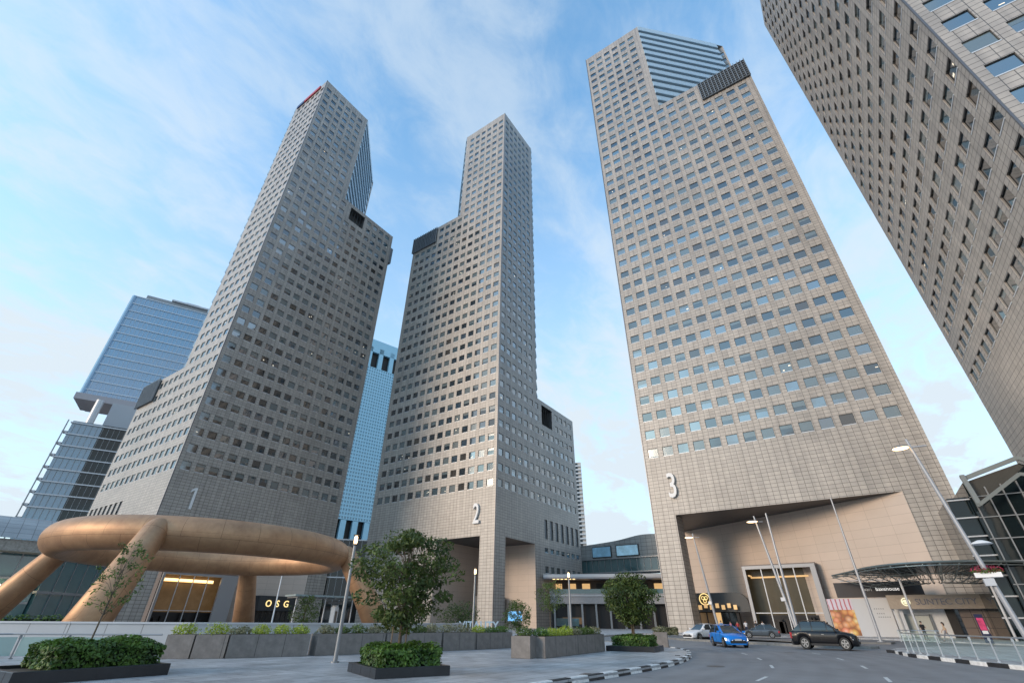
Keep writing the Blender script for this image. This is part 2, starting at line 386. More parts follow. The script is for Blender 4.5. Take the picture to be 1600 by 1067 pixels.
def facade(mb, O, U, Nn, u0, u1, z0, z1, wins, depth=0.16, mi=0):
    """wall sheet in the plane through O with direction U, outward normal N, with recessed openings; wins = [(ua,ub,za,zb)]"""
    O = Vector(O); U = Vector(U); Nn = Vector(Nn)
    flip = U.cross(Vector((0, 0, 1))).dot(Nn) < 0
    def P(u, z, d=0): return O + U * u + Vector((0, 0, z)) - Nn * d
    def q(a, b_, c, d, uv):
        if flip: mb.face([a, d, c, b_], mi, [uv[0], uv[3], uv[2], uv[1]])
        else: mb.face([a, b_, c, d], mi, uv)
    rd = lambda x: round(x, 4)
    us = sorted({rd(u0), rd(u1)} | {rd(x) for w_ in wins for x in w_[:2]})
    zs = sorted({rd(z0), rd(z1)} | {rd(x) for w_ in wins for x in w_[2:]})
    ui = {x: i for i, x in enumerate(us)}; zi = {x: i for i, x in enumerate(zs)}
    skip = set()
    for a, b_, c, d in wins:
        for i in range(ui[rd(a)], ui[rd(b_)]):
            for j in range(zi[rd(c)], zi[rd(d)]): skip.add((i, j))
    for j in range(len(zs) - 1):
        i = 0
        while i < len(us) - 1:
            if (i, j) in skip: i += 1; continue
            k = i
            while k < len(us) - 1 and (k, j) not in skip: k += 1
            a, b_, c, d = us[i], us[k], zs[j], zs[j + 1]
            q(P(a, c), P(b_, c), P(b_, d), P(a, d), [(a, c), (b_, c), (b_, d), (a, d)])
            i = k
    for a, b_, c, d in wins:
        q(P(a, c), P(a, c, depth), P(b_, c, depth), P(b_, c), [(a, c), (a, c + .3), (b_, c + .3), (b_, c)]) if False else None
        for (p1, p2) in (((a, c), (b_, c)), ((b_, c), (b_, d)), ((b_, d), (a, d)), ((a, d), (a, c))):
            q(P(*p1), P(*p1, depth), P(*p2, depth), P(*p2), [(a, c), (a + .3, c), (a + .3, c + .6), (a, c + .6)])

WTEMPL = {}
def window_template(w_, h, gi, bl):
    """recessed pane with frame, mullion and a pale sill; faces -Y, origin at the pane's centre"""
    key = (round(w_, 2), round(h, 2), gi, bl)
    if key in WTEMPL: return WTEMPL[key]
    mb = MB(); a, b_ = w_ / 2, h / 2
    mb.face([(-a, 0, -b_), (a, 0, -b_), (a, 0, b_), (-a, 0, b_)], 0)
    for x0, x1, z0, z1 in ((-a, -a + .05, -b_, b_), (a - .05, a, -b_, b_), (-a + .05, a - .05, b_ - .05, b_)):
        mb.face([(x0, -.03, z0), (x1, -.03, z0), (x1, -.03, z1), (x0, -.03, z1)], 2)
    mb.box((0, -0.11, -b_ + 0.06), (w_ - .02, 0.2, 0.12), 0, 1)
    if bl:
        z0 = b_ - 0.05 - bl * h
        mb.face([(-a + .05, -.012, z0), (a - .05, -.012, z0), (a - .05, -.012, b_ - .05), (-a + .05, -.012, b_ - .05)], 3)
    me_o = mb.build('window', [GL[gi], SILL, DGREY, GL[3]])
    me = me_o.data; COL.objects.unlink(me_o); bpy.data.objects.remove(me_o)
    WTEMPL[key] = me
    return me

def place_windows(parent, specs, cap=100):
    """specs: list of (centre xyz of pane, normal, w, h, glass idx, blind). The largest 100 in view are parts, the rest one stuff mesh."""
    def area(s):
        c, n, w_, h = s[:4]; U = Vector((-n.y, n.x, 0)); Z = Vector((0, 0, 1))
        ps = [project(c + U * x * w_ / 2 + Z * y * h / 2) for x, y in ((-1, -1), (1, -1), (1, 1), (-1, 1))]
        if any(p is None for p in ps): return 0
        if (Vector((0, 0, 1.6)) - c).dot(n) <= 0: return 0
        cx = sum(p[0] for p in ps) / 4; cy = sum(p[1] for p in ps) / 4
        if not (-5 < cx < 1605 and -5 < cy < 1000): return 0
        return abs(sum(ps[i][0] * ps[(i + 1) % 4][1] - ps[(i + 1) % 4][0] * ps[i][1] for i in range(4))) / 2
    specs = sorted(specs, key=area, reverse=True)
    rg_ = random.Random(len(specs)); lt = MB(); nl = 0
    for s in specs:
        if area(s) > 8 and rg_.random() < .035 and nl < 300:
            c, n = s[0], s[1]; U = Vector((-n.y, n.x, 0)); nl += 1
            for _ in range(rg_.choice((1, 1, 2))):
                u_ = rg_.uniform(-.7, .7); z_ = rg_.uniform(-.5, .6); w2 = rg_.uniform(.08, .22); h2 = rg_.uniform(.05, .16)
                lt.face([c + U * (u_ + a_ * w2) + Vector((0, 0, z_ + b2 * h2)) + n * .016 for a_, b2 in ((-1, -1), (1, -1), (1, 1), (-1, 1))])
    if lt.f: o = lt.build('interior_light', INLT, parent); o['kind'] = 'stuff'
    for s in specs[:cap]:
        c, n, w_, h, gi, bl = s
        o = bpy.data.objects.new('window', window_template(w_, h, gi, bl)); COL.objects.link(o)
        o.parent = parent; o.location = c; o.rotation_euler = (0, 0, math.atan2(n.y, n.x) + PI / 2)
    rest = specs[cap:]
    if rest:
        mb = MB()
        nm = len(GL)
        for c, n, w_, h, gi, bl in rest:
            U = Vector((-n.y, n.x, 0)); Z = Vector((0, 0, 1)); a, b_ = w_ / 2, h / 2
            P = lambda x, z, d=0: c + U * x + Z * z + n * d
            mb.face([P(-a, -b_), P(a, -b_), P(a, b_), P(-a, b_)], gi)
            # sill
            mb.face([P(-a, -b_ + .09, .01), P(a, -b_ + .09, .01), P(a, -b_ + .12, .2), P(-a, -b_ + .12, .2)][::-1], nm)
            mb.face([P(-a, -b_, .2), P(a, -b_, .2), P(a, -b_ + .12, .2), P(-a, -b_ + .12, .2)], nm)
            mb.face([P(-a, b_ - .06, .03), P(a, b_ - .06, .03), P(a, b_, .03), P(-a, b_, .03)], nm + 1)
            if bl:
                mb.face([P(-a, b_ - bl * h, .012), P(a, b_ - bl * h, .012), P(a, b_ - .06, .012), P(-a, b_ - .06, .012)], 3)
        o = mb.build('window', GL + [SILL, DGREY], parent); o['kind'] = 'stuff'

def pick_glass(rng, wts):
    x = rng.random() * sum(wts); acc = 0
    for i, w_ in enumerate(wts):
        acc += w_
        if x < acc: break
    bl = rng.choice((0, 0, 0, 0.3, 0.5, 0.8)) if i in (0, 1, 2) else 0
    return i, bl

# ------------------------------------------------------------------ office towers
FL = 3.845; Z0W = 30.35
def tower(name, label, corner, e1, e2, digit, seed, weights, opt):
    """corner: plan corner facing the plaza; e1: direction of the broad front; e2: direction of the side.
    Local plan is a 43.5 m square; above 60 m the side corner and above 132 m the front corner are cut away along diagonals."""
    rng = random.Random(seed)
    C0 = Vector((corner[0], corner[1], 0)); e1 = Vector((*e1, 0)); e2 = Vector((*e2, 0)); S = 43.5
    T = thing(name, label, 'building')
    P = lambda a, b_, z=0: C0 + e1 * a + e2 * b_ + Vector((0, 0, z))
    mb = MB(); specs = []
    HT, HS, HL = 181.0, 133.0, 60.0
    def win(org, U, Nn, u, z, w_=2.0, h=FL / 2, d=0.16, gi=None, bl=None):
        c = org + U * u + Vector((0, 0, z)) - Nn * d
        g, b_ = pick_glass(rng, weights if (Nn - Ns_).length > .1 else (12, 34, 42, 12, 0, 0))  # side faces get more mirror-like panes, to brighten their sky reflection
        if gi is not None: g, b_ = gi, 0
        specs.append((c, Nn, w_, h, g, b_))
        return (u - w_ / 2, u + w_ / 2, z - h / 2, z + h / 2)
    cols = [1.85 + 3 * i for i in range(14)]; Ns_ = -e1
    # --- front face (side = 0), normal -e2
    Nf = -e2
    fo = opt.get('front_open', (4.2, 37.9, 18.4))
    ps = opt.get('front_portal'); lv = opt.get('front_louvre')
    wl = []; holes = []
    for k in range(0, 27):
        for c in cols:
            z = Z0W + FL * k
            if ps and ps[0] - 1 < c < ps[1] + 1 and z > ps[2]: continue
            if lv and c > lv[0] - .6 and z > lv[2]: continue
            wl.append(win(C0, e1, Nf, c, z))
    if ps: wl.append((ps[0], ps[1], ps[2] + .5, HS - 1.5)); 
    facade(mb, C0, e1, Nf, 0, S, fo[2], HS, wl)
    facade(mb, C0, e1, Nf, 0, fo[0], 0, fo[2], [])
    lowf = opt.get('front_low', [])
    facade(mb, C0, e1, Nf, fo[1], S, 0, fo[2], [])
    wl = []
    for k in range(27, 39):
        for c in cols[:6]: wl.append(win(C0, e1, Nf, c, Z0W + FL * k))
    facade(mb, C0, e1, Nf, 0, 20.0, HS, HT, wl)
    # --- side face (front = 0), normal -e1
    Ns = -e1
    sop = opt.get('side_open', (4.4, 17.6, 18.4))
    ps2 = opt.get('side_portal'); lv2 = opt.get('side_louvre')
    wl = []
    for k in range(0, 8):
        for c in cols:
            z = Z0W + FL * k
            if ps2 and ps2[0] - 1 < c < ps2[1] + 1 and z > ps2[2]: continue
            if lv2 and c > lv2[0] - .6 and z > lv2[2]: continue
            wl.append(win(C0, e2, Ns, c, z))
    if ps2: wl.append((ps2[0], ps2[1], ps2[2] + .5, HL - 1.3))
    slots = []
    for i in range(7):                         # tall louvred slots over the podium
        c = 23.4 + 3 * i
        slots.append((c - .85, c + .85, 20.2, 25.1))
        for z in (17.4, 12.85):
            wl2 = win(C0, e2, Ns, c, z, 1.9, 1.3 if z > 15 else 1.7); slots.append(wl2)
    facade(mb, C0, e2, Ns, 0, S, sop[2] + 9.0, HL, wl)
    sl_hi = [w_ for w_ in slots if w_[2] > 19]
    zmid = 27.4
    facade(mb, C0, e2, Ns, 0, S, sop[2], sop[2] + 9.0, [w_ for w_ in slots if w_[3] > sop[2]and w_[2] > sop[2]])
    facade(mb, C0, e2, Ns, 0, sop[0], 0, sop[2], [])
    facade(mb, C0, e2, Ns, sop[1], S, 0, sop[2], [w_ for w_ in slots if w_[3] < sop[2]])
    wl = []
    for k in range(8, 39):
        for c in cols[:6]: wl.append(win(C0, e2, Ns, c, Z0W + FL * k))
    facade(mb, C0, e2, Ns, 0, 20.0, HL, HT, wl)
    # --- far faces and upper returns
    facade(mb, P(S, 0), e2, e1, 0, S, 0, HL, [])
    facade(mb, P(0, S), e1, e2, 0, S, 0, HL, [])
    facade(mb, P(S, 0), e2, e1, 0, S, HL, HS, [])
    facade(mb, P(23.5, S), e1, e2, 0, S - 23.5, HL, HT, [])
    wl = []
    facade(mb, P(S, 23.5), e2, e1, 0, 20.0, HS, HT, wl)
    wl = [win(P(41, 23.5), e1, Nf, 1.25, Z0W + FL * k, 1.5) for k in range(27, 39)]
    facade(mb, P(41, 23.5), e1, Nf, 0, 2.5, HS, HT, wl)
    wl = [win(P(23.5, 41), e2, Ns, 1.25, Z0W + FL * k, 1.5) for k in range(8, 39)]
    facade(mb, P(23.5, 41), e2, Ns, 0, 2.5, HL, HT, wl)
    # roofs
    def roof(poly, z):
        pts = [P(*p, z) for p in poly]
        if e1.cross(e2).z < 0: pts = pts[::-1]
        mb.face(pts, 0, [(p.x, p.y) for p in pts])
    roof([(0, 0), (20, 0), (43.5, 23.5), (43.5, 43.5), (23.5, 43.5), (0, 20)], HT)
    roof([(20, 0), (43.5, 0), (43.5, 23.5)], HS)
    roof([(0, 20), (23.5, 43.5), (0, 43.5)], HL)
    mb.build('wall', GRAN, T)
    # slot louvres
    sm_ = MB()
    Urot = e2
    for i in range(7):
        c = 23.4 + 3 * i
        for j in range(12):
            p = P(0.28, c, 20.4 + j * .4)
            d = (1.7, .12, .09) if abs(e2.x) > .5 else (.12, 1.7, .09)
            sm_.box(p, d)
        p = P(.36, c, 22.65); d = (1.7, .03, 4.9) if abs(e2.x) > .5 else (.03, 1.7, 4.9)
        sm_.box(p, d)
    sm_.build('slot_louvre', LOUV, T)
    # corner trim (dark recessed joint strips seen at the arris)
    tb = MB()
    for (a, b_, zz0) in ((0.0, 0.0, 0),):
        p = P(a - .03, b_ - .03, (HT) / 2); tb.box(p, (.16, .16, HT))
    tb.build('corner_trim', pm('trim_metal', (0.16, 0.16, 0.17), 0.35, 0.6), T)
    # portals
    def portal(org, U, Nn, a, b_, z0, z1):
        g = MB()
        d = 3.0
        Q = lambda u, z, dd: org + U * u + Vector((0, 0, z)) - Nn * dd
        g.face([Q(a, z0, d), Q(b_, z0, d), Q(b_, z1, d), Q(a, z1, d)], 0)
        for (p1, p2) in (((a, z0), (b_, z0)), ((b_, z0), (b_, z1)), ((b_, z1), (a, z1)), ((a, z1), (a, z0))):
            g.face([Q(*p1, .17), Q(*p1, d), Q(*p2, d), Q(*p2, .17)], 0)
        for i in range(1, 5):
            u = a + (b_ - a) * i / 5
            g.tube([Q(u, z0, .8), Q(u, z1, .8)], .1, 5, 1)
        g.build('roof_portal', [pm('portal_dark', (0.09, 0.095, 0.10), 0.5), DGREY], T)
    if ps: portal(C0, e1, Nf, ps[0], ps[1], ps[2] + .5, HS - 1.5)
    if ps2: portal(C0, e2, Ns, ps2[0], ps2[1], ps2[2] + .5, HL - 1.3)
    def louvre(org, U, Nn, a, b_, z0, z1, wrap):
        g = MB()
        Q = lambda u, z, dd: org + U * u + Vector((0, 0, z)) - Nn * dd
        def slab(u0, u1, d0, d1, za, zb, mi=0):
            c = Q((u0 + u1) / 2, (za + zb) / 2, (d0 + d1) / 2)
            sx = abs(U.x) * (u1 - u0) + abs(Nn.x) * (d1 - d0); sy = abs(U.y) * (u1 - u0) + abs(Nn.y) * (d1 - d0)
            g.box(c, (abs(sx), abs(sy), zb - za), 0, mi)
        slab(a, b_ + .4, -.35, 4.0, z0, z1, 0)
        n = int((b_ - a) / .8)
        for i in range(n + 1):
            u = a + (b_ + .4 - a) * i / n
            slab(u - .08, u + .08, -.75, -.352, z0 - .2, z1 + .4, 1)
        for i in range(9):
            zz = z0 + (z1 - z0) * i / 8
            slab(a, b_ + .4, -.55, -.354, zz - .06, zz + .06, 1)
        g.build('louvre_screen', [pm('louvre_back', (0.05, 0.055, 0.06), 0.5), LOUV], T)
    if lv: louvre(C0, e1, Nf, lv[0], S - .4, lv[2] + .2, HS + lv[1], False)
    if lv2: louvre(C0, e2, Ns, lv2[0], S - .4, lv2[2] + .2, HL + lv2[1], False)
    if ps:
        g = MB(); p_ = P(S + .8, 6, 124); dx = (1.5, 11, 7.5) if abs(e1.x) > .5 else (11, 1.5, 7.5); g.box(p_, dx); g.build('louvre_screen', LOUV, T)
    # glass facets along the diagonals: each storey a tilted band over a slot whose dark colour paints the gap shadow
    def facet(a0, a1, z0, z1):
        A = P(*a0); B = P(*a1); d = (B - A); Lg = d.length; d.normalize()
        n = Vector((d.y, -d.x, 0))
        mid = P(43.5, 0) if a0[1] == 0 else P(0, 43.5)
        if n.dot(mid - A) < 0: n = -n
        g = MB()
        Q = lambda u, z, dd: A + d * u + Vector((0, 0, z)) + n * dd
        def qd(p, mi): g.face(p, mi)
        qd([Q(0, z0, -.6), Q(Lg, z0, -.6), Q(Lg, z1, -.6), Q(0, z1, -.6)], 1)
        k = 0; z = z1
        while z > z0 + 1:
            zt = z; zb = max(z - 2.9, z0)
            if z == z1: zt = z + .5
            pr = [(-.6, zb), (.35, zb), (.35, zb + .5), (.05, zt), (-.6, zt)]
            for i in range(len(pr) - 1):
                mi = 2 if i in (0, 1) else 0
                qd([Q(0, pr[i][1], pr[i][0]), Q(Lg, pr[i][1], pr[i][0]), Q(Lg, pr[i + 1][1], pr[i + 1][0]), Q(0, pr[i + 1][1], pr[i + 1][0])], mi)
            for uu in (0, Lg):
                g.face([Q(uu, p[1], p[0]) for p in pr], 2)
            for i in range(1, int(Lg / 1.5)):
                u = i * 1.5
                g.face([Q(u - .03, zb + .5, .36), Q(u + .03, zb + .5, .36), Q(u + .03, zt, .06), Q(u - .03, zt, .06)], 2)
            z -= FL
        g.build('glass_facet', [glass_mat('facet_glass', (0.42, 0.56, 0.66), 2.0, 0.15), pm('facet_slot_shade', (0.09, 0.15, 0.20), .4), pm('facet_trim', (0.42, 0.55, 0.64), 0.35, 0.2)], T)
    facet((20, 0), (41.6, 21.6), HS, HT)
    facet((0, 20), (21.6, 41.6), HL, HT)
    # recess behind the front opening
    rec = MB()
    H = fo[2]
    if opt.get('diag', True):
        inner = [(fo[0], 0.0), (fo[1], 0.0), (0.9, 18.2)]
        plan = [(37.9, 0.0), (1.5, 18.3), (0.4, 18.3)]
    poly = opt['recess']                       # local polyline of the inner wall from front-right round to side
    u = 0
    for i in range(len(poly) - 1):
        a, b_ = P(*poly[i]), P(*poly[i + 1]); L = (b_ - a).length
        rec.face([a, b_, b_ + Vector((0, 0, H)), a + Vector((0, 0, H))], 0, [(u, 0), (u + L, 0), (u + L, H), (u, H)])
        u += L
    rec.build('entrance_wall', SMOOTH, T); rec = MB()
    # inner faces of the piers
    pr = [((fo[0], 0), (fo[0], fo[0])), ((fo[0], fo[0]), (0, fo[0]))]
    for a_, b2 in pr:
        a, b_ = P(*a_), P(*b2); L = (b_ - a).length
        rec.face([a, b_, b_ + Vector((0, 0, H)), a + Vector((0, 0, H))], 1, [(0, 0), (L, 0), (L, H), (0, H)])
    rec.build('pier_lining', [SMOOTH, GRAN], T)
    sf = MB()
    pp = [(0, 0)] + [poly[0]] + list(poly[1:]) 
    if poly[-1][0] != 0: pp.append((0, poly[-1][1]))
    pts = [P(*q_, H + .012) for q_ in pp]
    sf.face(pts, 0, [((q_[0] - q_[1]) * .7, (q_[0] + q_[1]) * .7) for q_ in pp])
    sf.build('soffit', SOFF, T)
    # number
    dg_, du, dz, sz = digit
    mir = e1.cross(e2).z < 0
    # reading direction runs to the viewer's right on the front face
    Ur = Vector((0, 0, 1)).cross(Nf)
    loc = C0 + e1 * du + Vector((0, 0, dz)) + Nf * 0.35
    if dg_ == '1':
        g = MB()
        for poly_ in ([(-.12, 0), (.38, 0), (.38, 4.5), (-.12, 4.5)], [(-.12, 3.95), (-.12, 4.5), (-.75, 3.95), (-.75, 3.45)]):
            F_ = [loc + Ur * q_[0] + Vector((0, 0, q_[1])) for q_ in poly_]; B_ = [p_ - Nf * .25 for p_ in F_]
            g.face(F_)
            for i_ in range(4): g.face([F_[i_], B_[i_], B_[(i_ + 1) % 4], F_[(i_ + 1) % 4]])
        g.build('number_sign', WHITE, T)
    elif dg_: text_mesh('number_sign', dg_, sz, WHITE, T, loc, Ur, Nf, 0.22, 0.62, 0.04, 'CENTER')
    place_windows(T, specs)
    return T, P

wA = (58, 20, 11, 8, 3, .0)
wB = (50, 22, 14, 9, 5, .0)
REC = [(37.9, 0.0), (2.0, 18.3), (0.0, 18.3)]
REC2 = [(17.6, 0.0), (17.6, 17.6), (0.0, 17.6)]
T1, P1 = tower('office_tower', 'grey granite office tower numbered 1, leftmost, behind the bronze ring fountain', (40.33, 116.0), (1, 0), (0, 1),
      ('1', 5.4, 21.7, 6.0), 11, wA, dict(recess=REC, front_portal=(23.2, 29.6, 125.0), side_louvre=(33.0, -0.4, 53.0)))
T2, P2 = tower('office_tower', 'grey granite office tower numbered 2, its sharp corner facing the plaza', (90.07, 66.2), (0, 1), (1, 0),
      ('2', 5.3, 21.2, 6.6), 12, wA, dict(recess=REC2, front_open=(4.2, 17.6, 18.4), front_louvre=(31.2, -0.6, 125.0), side_portal=(22.8, 29.2, 51.8)))
T3, P3 = tower('office_tower', 'beige granite office tower numbered 3, with a large recessed entrance behind the cars', (89.9, 29.0), (0, -1), (1, 0),
      ('3', 4.6, 21.5, 6.4), 13, wB, dict(recess=REC, front_louvre=(31.2, -0.6, 125.0)))
T4, P4 = tower('office_tower', 'beige granite office tower without a number, cut off by the upper right corner', (40.33, -20.8), (1, 0), (0, -1),
      ('', 5.4, 21.7, 6.0), 14, (30, 24, 24, 10, 16, .0), dict(recess=REC, front_portal=(23.2, 29.6, 125.0)))
m_ = MB(); m_.box((40.05, 124.6, 179.4), (.4, 10.0, 1.7)); m_.build('roof_sign', pm('red_roof_sign', (0.45, 0.03, 0.04), .4), T1)
m_ = MB(); m_.box((40.05, 132.2, 179.4), (.4, 4.6, 1.7)); m_.build('roof_sign', pm('blue_roof_sign', (0.03, 0.05, 0.16), .4), T1)
for t_ in (T1, T2, T3, T4): t_['group'] = 'granite office towers round the plaza'

#PARTB
# ------------------------------------------------------------------ ground, road, pavements
def sheet(name, poly, z, mat, kind='structure'):
    mb = MB(); mb.face([(x, y, z) for x, y in poly], 0, [(x, y) for x, y in poly])
    o = mb.build(name, mat); o['kind'] = kind; return o
sheet('ground', [(-900, -900), (1500, -900), (1500, 1500), (-900, 1500)], -0.03, pm('far_ground', (0.16, 0.16, 0.16), 0.8, noise=0.3, nscale=0.05))
sheet('road', [(-120, -80), (150, -80), (150, 60), (30, 60), (-120, 20)], 0.0, ASPH)
kerbL = [(-60, 13.5), (-20, 10.6), (0, 9.0), (8, 8.45), (12, 8.2), (15.3, 8.0), (17.6, 7.82), (19.9, 7.72), (21.8, 7.68), (23.5, 7.72), (25.6, 7.9), (27.6, 8.2), (29.6, 8.6), (31.6, 9.15), (33.6, 9.8), (35.6, 10.8), (37.6, 12.3), (39.5, 14.5), (42, 18), (46, 22), (54, 26), (64, 28.5), (84, 29.6)]
def solid_sheet(name, poly, z0, z1, mat):
    mb = MB(); mb.prism(poly, z0, z1, 0, bottom=False)
    o = mb.build(name, mat); o['kind'] = 'structure'; return o
solid_sheet('plaza_pavement', kerbL + [(88, 30.5), (140, 30.5), (140, 140), (88, 180), (-60, 180)], 0.0, 0.13, PAVE)
def spline(pts, step):
    """resample a polyline at a fixed step"""
    out_ = [Vector((*pts[0], 0))]; acc = 0
    for i in range(len(pts) - 1):
        a = Vector((*pts[i], 0)); b_ = Vector((*pts[i + 1], 0)); L = (b_ - a).length; t = step - acc
        while t <= L: out_.append(a + (b_ - a) * t / L); t += step
        acc = (acc + L) % step
    return out_
def kerb(name, pts, side, stripe=True, z=0.16, wd=0.22, seg=1.0, inset=0.02):
    mb = MB(); rs = spline(pts, seg / 2)
    K = []
    for i, p in enumerate(rs):
        d = (rs[min(i + 1, len(rs) - 1)] - rs[max(i - 1, 0)]).normalized(); n = Vector((-d.y, d.x, 0)) * side
        K.append((p + n * -0.015, p + n * (wd - .015), n))
    for i in range(len(K) - 1):
        (a0, b0, n0), (a1, b1, n1) = K[i], K[i + 1]
        mi = (i // 2) % 2 if stripe else 0
        zz = Vector((0, 0, 1))
        c0 = a0 + n0 * .03; c1 = a1 + n1 * .03
        mb.face([a0, a1, c1 + zz * (z - .02), c0 + zz * (z - .02)], mi)
        mb.face([c0 + zz * (z - .02), c1 + zz * (z - .02), c1 + n1 * .02 + zz * z, c0 + n0 * .02 + zz * z], mi)
        mb.face([c0 + n0 * .02 + zz * z, c1 + n1 * .02 + zz * z, b1 + zz * z, b0 + zz * z], mi)
        mb.face([b0 + zz * z, b1 + zz * z, b1, b0], mi)
    o = mb.build(name, [pm('kerb_black', (0.025, 0.025, 0.027), 0.6, noise=0.4, nscale=5), pm('kerb_white', (0.74, 0.74, 0.72), 0.6, noise=0.2, nscale=6)] if stripe else pm('kerb_stone', (0.24, 0.235, 0.22), 0.7, noise=0.2))
    o['kind'] = 'structure'; return o
kerb('kerb', kerbL[3:19], 1)
kerb('kerb', kerbL[18:], 1, stripe=False)
kerbR = [(43.4, -0.2), (42.9, -0.62), (41, -0.85), (38.6, -1.25), (36, -2.3), (34.4, -3.0), (32.9, -3.6), (31.3, -4.5), (29.5, -5.8), (27, -8), (22, -13), (14, -24), (6, -40)]
solid_sheet('island_pavement', kerbR + [(6, -60), (58, -60), (58, -9), (54, -3.6), (48, -0.7)], 0.0, 0.13, PAVE)
kerb('kerb', kerbR[:11], -1, seg=1.15)
isl = [(56.5, 17.5), (53.5, 13.4), (51.6, 10.4), (49.6, 7.6), (48.6, 5.0), (48.0, 2.6), (48.3, 1.0), (49.3, 0.4)]
islb = [(60, -0.6), (63.5, -1.0), (64.8, 0.6), (64.5, 4), (64.5, 10), (64.2, 16), (61, 19.6), (58.5, 19.5)]
solid_sheet('traffic_island', isl[::-1] + islb[::1][::-1][::-1] if False else (isl + islb[::-1]), 0.0, 0.14, pm('island_paving', (0.2, 0.19, 0.18), 0.7, noise=0.2, nscale=1))
kerb('kerb', isl, -1, stripe=False, z=0.17)
apr = [(77, 40), (77, 29.5), (77, 12), (76, 1), (73, -3.5), (66, -9), (60, -12), (60, -60), (125, -60), (125, 40)]
solid_sheet('forecourt_pavement', [(77, 29.0), (77, 12), (76, 1), (73, -3.5), (66, -9), (61, -12), (61, -60), (134, -60), (134, 29.0)], 0.0, 0.13, PAVE)
def dash(a, b_, wd=0.12):
    a = Vector((*a, .006)); b_ = Vector((*b_, .006)); d = (b_ - a).normalized(); n = Vector((-d.y, d.x, 0)) * wd / 2
    mb = MB(); mb.face([a - n, b_ - n, b_ + n, a + n]); return mb
rm = pm('road_paint', (0.62, 0.62, 0.6), 0.7, noise=0.25, nscale=8)
mk = [((19.5, 3.7), (21.2, 3.68)), ((25.2, 4.05), (26.9, 4.4)), ((30.2, 5.3), (31.7, 5.75)), ((34.6, 6.8), (36.1, 7.4)), ((21.9, .15), (23.7, .28)), ((27.5, .85), (29.2, 1.08)), ((33, 1.9), (34.6, 2.3)), ((38, 3.3), (39.5, 3.9))]
for a, b_ in mk:
    o = dash(a, b_).build('lane_marking', rm); o['kind'] = 'structure'
for x, y, r in ((24.6, 6.2, .33), (38.5, 5.0, .33)):
    mb = MB(); mb.lathe((x, y, .005), [(0.001, .004), (r, .004), (r + .05, 0)], 18); o = mb.build('manhole_cover', DGREY)
    tag(o, 'round dark manhole cover in the road, ' + ('nearest the striped kerb' if x < 30 else 'in front of the blue car'), 'manhole cover', 'manhole covers')

# ------------------------------------------------------------------ foliage helpers
def leaves(mb, attr, c, rad, n, size, rng, flat=0.5, shell=0.5, shade0=0.5, var=0.5):
    c = Vector(c)
    for _ in range(n):
        while True:
            d = Vector((rng.uniform(-1, 1), rng.uniform(-1, 1), rng.uniform(-1, 1)))
            if 0.05 < d.length <= 1: break
        d = d.normalized() * (d.length ** shell)
        p = c + Vector((d.x * rad[0], d.y * rad[1], d.z * rad[2]))
        nn = (d * 0.7 + Vector((rng.gauss(0, .6), rng.gauss(0, .6), rng.gauss(0.5, .5)))).normalized()
        a = nn.orthogonal().normalized(); a.rotate(Matrix.Rotation(rng.uniform(0, 2 * PI), 3, nn)); b_ = nn.cross(a)
        s = size * rng.uniform(.6, 1.3); w_ = s * flat
        mb.face([p - a * s, p - b_ * w_ * .8 + a * s * .1 - nn * s * .12, p + a * s, p + b_ * w_ * .8 + a * s * .1 - nn * s * .12], 0)
        attr.append(min(1, max(0, shade0 + rng.uniform(-var, var))))

